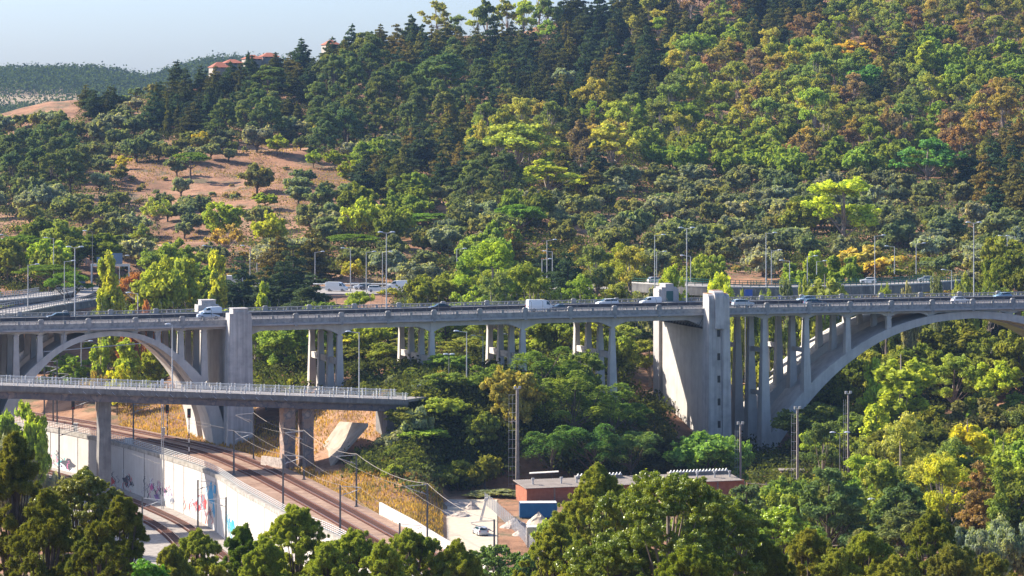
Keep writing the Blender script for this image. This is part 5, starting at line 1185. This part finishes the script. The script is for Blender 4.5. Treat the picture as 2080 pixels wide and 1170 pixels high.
for a in ((None,'broad',35,806,600,110,c_lime,'lime green leafy tree at the left end of the retaining wall'),(None,'broad',70,845,596,60,(.14,.2,.03),'smaller green tree just left of the wall start'),(None,'olive',25,880,560,90,c_grey,'grey shrubby tree at the left edge under the lime tree'),(None,'olive',110,950,560,60,c_grey,'grey shrub before the left part of the wall'),
 (None,'broad',540,790,668,70,(.025,.045,.02),'very dark tree in shade right of the left pylon foot'),(None,'broad',575,800,672,60,c_lime,'lime leaved tree behind the low bridge left pier'),(None,'bush',845,815,604,60,c_grey,'greyish shrub at the end of the low bridge'),(None,'bush',800,870,601,60,c_grey,'pale grey green shrub right of the slope paving'),(None,'bush',930,925,597,90,c_oak,'dark shrub on the lower bank by the yard'),(None,'bush',985,915,598,90,c_oak,'second dark shrub on the lower bank by the yard'),(None,'bush',880,955,594,80,(.12,.14,.04),'bushy shrub at the foot of the bank above the masts'),(None,'bush',1010,1000,590,110,c_olive,'flowering pale shrub between the mast foot and brick shed')): T(*a)  # leaves of the tree by the left pylon foot coloured dark for shade
# ------------------------------------------------------------------ the woods: a map of what grows where, 80 x 40 px cells
MAP=["...........KBBDKDBBDDEEBBE","........DDDEEEDDEDEDKEEBBB",".......DDDKDDDDDDDGKBBBGBB","....OKDDDPKPDDDDDEBEEGDGGG","...ODDDDPPPPPDODDEBBEEBGGG","ccDODDPDPPPPPDDDDEEEEBDEEB",
"OOOODPPOPPPPKBDEEEEBEEBGBB","PPOOoocoPOPKEEKBEEGEGBEGBK","PPoccccccGKKEEBGGGGGBGGGBK","PPscccccoKDKPGKOOOOOGOOOKK","OOosocccccRoPOOOOOOOOOOOOK","sOosoossORGOORooOOOOROOOOO",
"ssOsccssORoOObbOOOOOOOOOOO","RRccsssbbOObGbbbObssbbbbOO","RRbbGbbK..bbGKbbbb.....bOR","b.bbGbKb..bGGbKEbGbbLLbbOR","..bbbbbbbbbbbbbbb...bbbbbR","LLGLb.GEGEEGEEEG...RGGGRRR",
"LLLGb.GGRGbGRGGG..GRGRGRRR","bbbb..bb.bbbbbGG...RGRRRRR","..........GGGAAAb..RRRERRR","..........GGAAAAb..RRERRRR","..........bGAAAAb..RRRRRRR",".........bbGA.AAb.bbRRLRRE",
"..........sb.......bbEGRRR",".........................L","...................GGGEERL","...................GGGGEKR","...................GPPPPOO","...................PPPPPOO"]
KIND={'D':('conifer',(9,15),(8,11.5),[c_dark,c_dark,c_cedar,(.036,.046,.018)]),'K':('conifer',(9,13),(8.5,12),[c_cedar,(.075,.07,.025),c_dark]),'P':('pine',(11,16),(10,14.5),[c_pine,(.075,.10,.035),(.05,.08,.035)]),
'O':('olive',(5.5,8.5),(7.5,12),[c_olive,c_grey,(.085,.11,.055),(.10,.12,.05)]),'o':('olive',(4.5,6.5),(5.5,8),[c_olive,(.09,.11,.04)]),'E':('euc',(12,17),(9.5,15),[c_euc,c_eucg,(.15,.165,.045),(.10,.14,.045),(.075,.11,.04),(.16,.19,.04)]),
'B':('euc',(11,16),(9,14),[c_brown,(.15,.15,.05),(.11,.13,.045),c_mauve,(.09,.12,.04),(.13,.10,.06)]),'G':('broad',(8,12),(8.5,13),[c_green,(.10,.14,.03),c_eucg]),'L':('poplar',(10,14),(5,7),[c_lime,c_bright,c_eucg]),
'R':('broad',(7,10),(9,13),[c_oak,(.07,.095,.022),(.10,.14,.03),(.14,.19,.03)]),'b':('bush',(2.2,3.8),(3.5,6),[(.12,.15,.035),c_olive,(.15,.13,.04),(.09,.12,.03)]),'s':('bush',(1.4,2.6),(2.5,4.2),[c_olive,(.15,.13,.05),(.20,.17,.05),(.12,.10,.05)]),
'c':('bush',(1.2,2.4),(2,3.6),[c_olive,(.14,.13,.06)]),'A':('fern',(6,8),(8,11),[c_ail,(.06,.105,.028),(.07,.115,.03)])}
occ=[(t[7],t[8],t[9]) for t in TREES]; OX=np.array([o[0] for o in occ]+[0]*3000,float); OY=np.array([o[1] for o in occ]+[0]*3000,float); OWD=np.array([o[2] for o in occ]+[0]*3000,float); no=len(occ)
ROADS=[]
def blocked(X,Y,px,W):
    if 400<Y<815 and Y<=700 and float(xat(WCa,Y))-28<X<float(xat(RCa,Y))+4.5: return True
    if 700<Y<815 and float(xat(RCa,Y))-18<X<float(xat(RCa,Y))+4: return True
    dx,dy=X-VX,Y-VY; s=dx*math.cos(TH)+dy*math.sin(TH); t=-dx*math.sin(TH)+dy*math.cos(TH)
    if -2.5-W*.3<t<29+W*.3 and -60<s<240: return 'v'
    dx,dy=X-A.x,Y-A.y; x=dx*math.cos(phi)+dy*math.sin(phi); t=-dx*math.sin(phi)+dy*math.cos(phi)
    if -3<t<11 and -60<x<LL+1: return True
    if 838<Y<868 and 375<px<1255: return True
    if 500<Y<597 and 880<px<1530: return True
    if 120<px<215 and 800<Y<965 and abs(px-180)<22+W*3: return True
    if 690<Y<845 and px<215: return 'r'
    return False
Y_S=lambda k: k in('conifer','pine','olive','euc','broad')
rt=random.Random(21); counts={}; tries=0
for it in range(60000):
    px=rt.uniform(-25,2105); py=rt.uniform(8,1190)
    D=solve(px,py)
    if D is None or D>1600: continue
    r_=int((py-16)//40); c_=int(max(0,min(2079,px))//80)
    if r_<0: r_=0
    if r_>=len(MAP): continue
    ch=MAP[r_][c_]
    if ch=='.' and r_<2 and py>30 and D>1400 and px>880: ch='D'
    if ch=='.': continue
    if ch in 'c' and rt.random()<.93: ch='c' if rt.random()<.25 else '.'
    if ch=='.': continue
    if ch=='c' and rt.random()<.34: ch='O'
    if ch=='s' and rt.random()<.3: ch='O'
    kd,hr,wr,cols=KIND[ch]; H=rt.uniform(*hr); W=rt.uniform(*wr)
    if D<480: H*=.8; W*=.8
    if D>1240 and px<640: H*=.7; W*=.85
    HW=(H,W)
    if Y_S(kd): H=W*{'conifer':rt.uniform(1.15,1.5),'pine':rt.uniform(1.0,1.3),'olive':rt.uniform(.72,.9),'euc':rt.uniform(1.1,1.45),'broad':rt.uniform(.9,1.2)}.get(kd,H/W)
    if D<480: H*=.85
    if D>1240 and px<640: H*=.85
    if 1480<px<1645 and 560<D<674: H=min(H,1.8); W=min(W,4); kd='bush'
    X=X_(px,D)+rt.uniform(-2,2); Y=D+rt.uniform(-3,3)
    if ch=='D' and D<1350 and rt.random()<.12: kd='column'; W=rt.uniform(2.4,3.4)
    pk=.31 if Y>860 else .34
    dd=np.hypot(OX[:no]-X,(OY[:no]-Y)*.62)-(OWD[:no]+W)*pk
    if no and dd.min()<0: continue
    if counts.get(kd,0)>=285: continue
    bl=blocked(X,Y,px,W)
    if bl is True: continue
    if bl=='v': continue
    if bl=='r': kd='bush'; H=2.0; W=3.6
    if 560<Y<640 and ch in 'G' : H*=.75
    if 600<Y<700 and 620<px<1000 and ch!='b': H=min(H,5)
    col=cols[rt.randrange(len(cols))]
    counts[kd]=counts.get(kd,0)+1; desc={'column':'narrow dark cypress','conifer':'dark conifer','pine':'pine','olive':'greyish olive tree','euc':'eucalyptus','broad':'rounded leafy tree','poplar':'poplar','bush':'low bush','fern':'feathery leaved tree'}[kd]
    if kd=='euc': desc='brownish eucalyptus' if ch=='B' else 'yellowish eucalyptus'
    if ch=='R' and kd=='broad': desc='dark rounded tree'
    tree(kd,X,Y,H,W,col,None,{'column':'narrow cypresses on the hill','conifer':'dark conifers on the hill','pine':'pines on the hill','olive':'olive trees on the slopes','euc':'eucalyptus trees on the hill','broad':'rounded leafy trees','poplar':'poplars','bush':'low bushes on the slopes','fern':'feathery leaved trees on the bank'}[kd],desc=desc)
    OX[no]=X; OY[no]=Y; OWD[no]=W; no+=1
    if no>1750: break
# small shrubs along the banks, named like the rest
print('TREECOUNT',no,counts)
for nm,px,y in (('left pylon',485,700),('right pylon',1455,700),('red roofed houses',495,115),('sign gantry',225,530),('box lorry',477,578),('white highway vans',735,595),('main arch crown',2000,640),('brick shed',1180,1000),('silver estate car',976,1077),
   ('tall concrete mast',1051,900),('green doored tower block',1355,600),('slope paving',690,900),('left arch crown',228,675),('low bridge abutment',830,820),('elevated road',1850,575),('main arch foot',1545,930),('left hill end',60,215),('blue container',1093,1035),('double lamp at the right',1978,455),('bare slope',560,385),('recovery lorry',802,589),('top right corner',2070,10)): LANDM.append((nm,px,y))
ORD=['nearest','second','third','fourth','fifth','sixth','seventh','eighth','ninth','tenth','eleventh','twelfth','thirteenth','fourteenth','fifteenth','sixteenth','seventeenth','eighteenth','nineteenth','twentieth']+['%dth'%i for i in range(21,99)]
ITEMS=[(t[0],t[5],t[2],t[3]) for t in TREES if not t[4]]+PEND
bk={}
for o,desc,px,py in ITEMS:
    if 'label' in o: continue
    nm,lx,ly=min(LANDM,key=lambda l:(l[1]-px)**2+(l[2]-py)**2*1.6); dx,dy=px-lx,py-ly
    if abs(dx)>2.2*abs(dy): d='to the right of' if dx>0 else 'to the left of'
    elif abs(dy)>2.2*abs(dx): d='below' if dy>0 else 'above'
    else: d=('lower' if dy>0 else 'upper')+(' right of' if dx>0 else ' left of')
    bk.setdefault((desc,nm,d),[]).append((dx*dx+dy*dy,o))
for (desc,nm,d),L_ in bk.items():
    L_.sort(key=lambda q:q[0])
    for i,(q,o) in enumerate(L_):
        o['label']='%s, %s to the %s, %s it'%(desc,ORD[i] if i==0 else ORD[i]+' nearest',nm,d.replace(' of',' of')) if False else '%s %s the %s%s'%(desc,d,nm,'' if len(L_)==1 else ', '+ORD[i]+(' to it' if i==0 else ' nearest'))

# undergrowth: the low growth between the trees, one mass for each sort of wood
UG={'dark':('DKR',(.055,.068,.030),[]),'grey':('OPs',(.11,.135,.07),[]),'mixed':('EBGLAb',(.085,.105,.035),[])}
ru=random.Random(77)
for i in range(50000):
    px=ru.uniform(-25,2105); py=ru.uniform(8,1120); D=solve(px,py)
    if D is None or D<440: continue
    r_=int(max(0,py-10)//40); c_=int(max(0,min(2079,px))//80); ch=MAP[min(r_,29)][c_]
    if ch=='.' and r_<2 and D>1400 and px>860: ch='D'
    X=X_(px,D); b_=blocked(X,D,px,1.0)
    if ch in '.c' or b_ is True or b_=='r': continue
    if ch=='s' and ru.random()<.6: continue
    if b_=='v' and D>660 and px>1530: continue
    w_=ru.uniform(1.4,3.0); h=ru.uniform(.9,2.3); z=gz(X,D)
    for k,(chs,col,L_) in UG.items():
        if ch in chs: L_.append((X,D,z+h*.35,w_,w_,h))
for k,(chs,col,L_) in UG.items():
    n_=int(len(L_)*26); Cn,N,S_,asp,T_=blobs_to_leaves(L_,n_,.36,.6,.9,.4,.4); me=quads_mesh('undergrowth',Cn,N,S_,asp); me.materials.append(M['leaf']); o=bpy.data.objects.new('undergrowth',me); C.objects.link(o); o.color=(*col,1)
    tag(o,{'dark':'dark undergrowth between the conifers of the hill','grey':'grey green scrub between the olive trees','mixed':'brownish green undergrowth between the eucalyptus and leafy trees'}[k],'undergrowth',kind='stuff')

# ------------------------------------------------------------------ dry grass and the far wood, which nobody could count
n_=52000; u_=npr.rand(n_); cand=[]
gx=[];gy=[]
while len(gx)<26000:
    px=npr.uniform(240,1010); Y=npr.uniform(500,720); X=X_(px,Y)
    xr=float(xat(RCa,Y)); 
    if X<xr+3.0 or X>xr+34 or (Y>655 and px>520) or px>900 or (594<Y<612 and 640<px<760): continue
    gx.append(X); gy.append(Y)
gx=np.array(gx); gy=np.array(gy); gzv=ground(gx,gy)
hh=.25+.75*npr.rand(len(gx))*(.4+.6*(vnoise(gx,gy,6,9)+.5)); Cn=np.stack([gx,gy,gzv+hh*.5],1)
N=npr.normal(size=(len(gx),3)); N[:,2]*=.15; Tt=np.tile(np.array([[0,0,1.]]),(len(gx),1))+.25*npr.normal(size=(len(gx),3))
me=quads_mesh('dry_grass',Cn,N,hh*.55,.28,Tt); me.materials.append(M['leaf']); o=bpy.data.objects.new('dry_grass',me); C.objects.link(o); o.color=(.38,.25,.095,1); tag(o,'orange dry grass covering the bank beside the railway tracks','grass',kind='stuff')
gx=npr.uniform(X_(-40,950),X_(900,950),60000); gy=npr.uniform(862,1320,60000); pp=CX+F*gx/gy; ok=(pp>-30)&(pp<900); gx,gy=gx[ok],gy[ok]; gzv=ground(gx,gy); m_=vnoise(gx,gy,22,12)>-.12; gx,gy,gzv=gx[m_],gy[m_],gzv[m_]
hh=.15+.5*npr.rand(len(gx)); Cn=np.stack([gx,gy,gzv+hh*.4],1); N=npr.normal(size=(len(gx),3)); Tt=np.tile(np.array([[0,0,1.]]),(len(gx),1))+.4*npr.normal(size=(len(gx),3))
me=quads_mesh('dry_grass',Cn,N,hh*.7,.5,Tt); me.materials.append(M['leaf']); o=bpy.data.objects.new('dry_grass',me); C.objects.link(o); o.color=(.26,.19,.08,1); tag(o,'thin dry grass and scrub tufts over the open left slope','grass',kind='stuff')
# far wood: many small crowns on the far ridge
fx=[];B=[]
rg=random.Random(3)
for i in range(9000):
    Y=rg.uniform(2500,3900); px=rg.uniform(-60,720); X=X_(px,Y); f=float(vnoise(np.array([X]),np.array([Y]),260,15)[0])
    if f<-.22 and rg.random()<.9: continue
    h=rg.uniform(9,16); w_=rg.uniform(4,8); zz=float(farz(np.array([X]),np.array([Y]))[0]); B.append((X,Y,zz+h*.5,w_,w_,h*.55))
Cn,N,S_,asp,T_=blobs_to_leaves(B,190000,1.3,.7,.6,.3,.8)
me=quads_mesh('far_wood',Cn,N,S_,asp); me.materials.append(M['leaf']); o=bpy.data.objects.new('far_wood',me); C.objects.link(o); o.color=(.045,.07,.025,1); tag(o,'distant bluish wood on the far ridge at the left horizon','wood',kind='stuff')

# ------------------------------------------------------------------ the air
m=bpy.data.materials.new('air'); m.use_nodes=True; n=m.node_tree; n.nodes.clear(); pv=n.nodes.new('ShaderNodeVolumePrincipled'); pv.inputs['Density'].default_value=HAZE; pv.inputs['Color'].default_value=(.38,.60,1,1); pv.inputs['Anisotropy'].default_value=.25
ou=n.nodes.new('ShaderNodeOutputMaterial'); n.links.new(pv.outputs[0],ou.inputs['Volume'])
if HAZE>0:
    o=MB().box(-5000,5000,-40,6100,-400,330).build('haze',m); o['kind']='stuff'; o.display_type='WIRE'
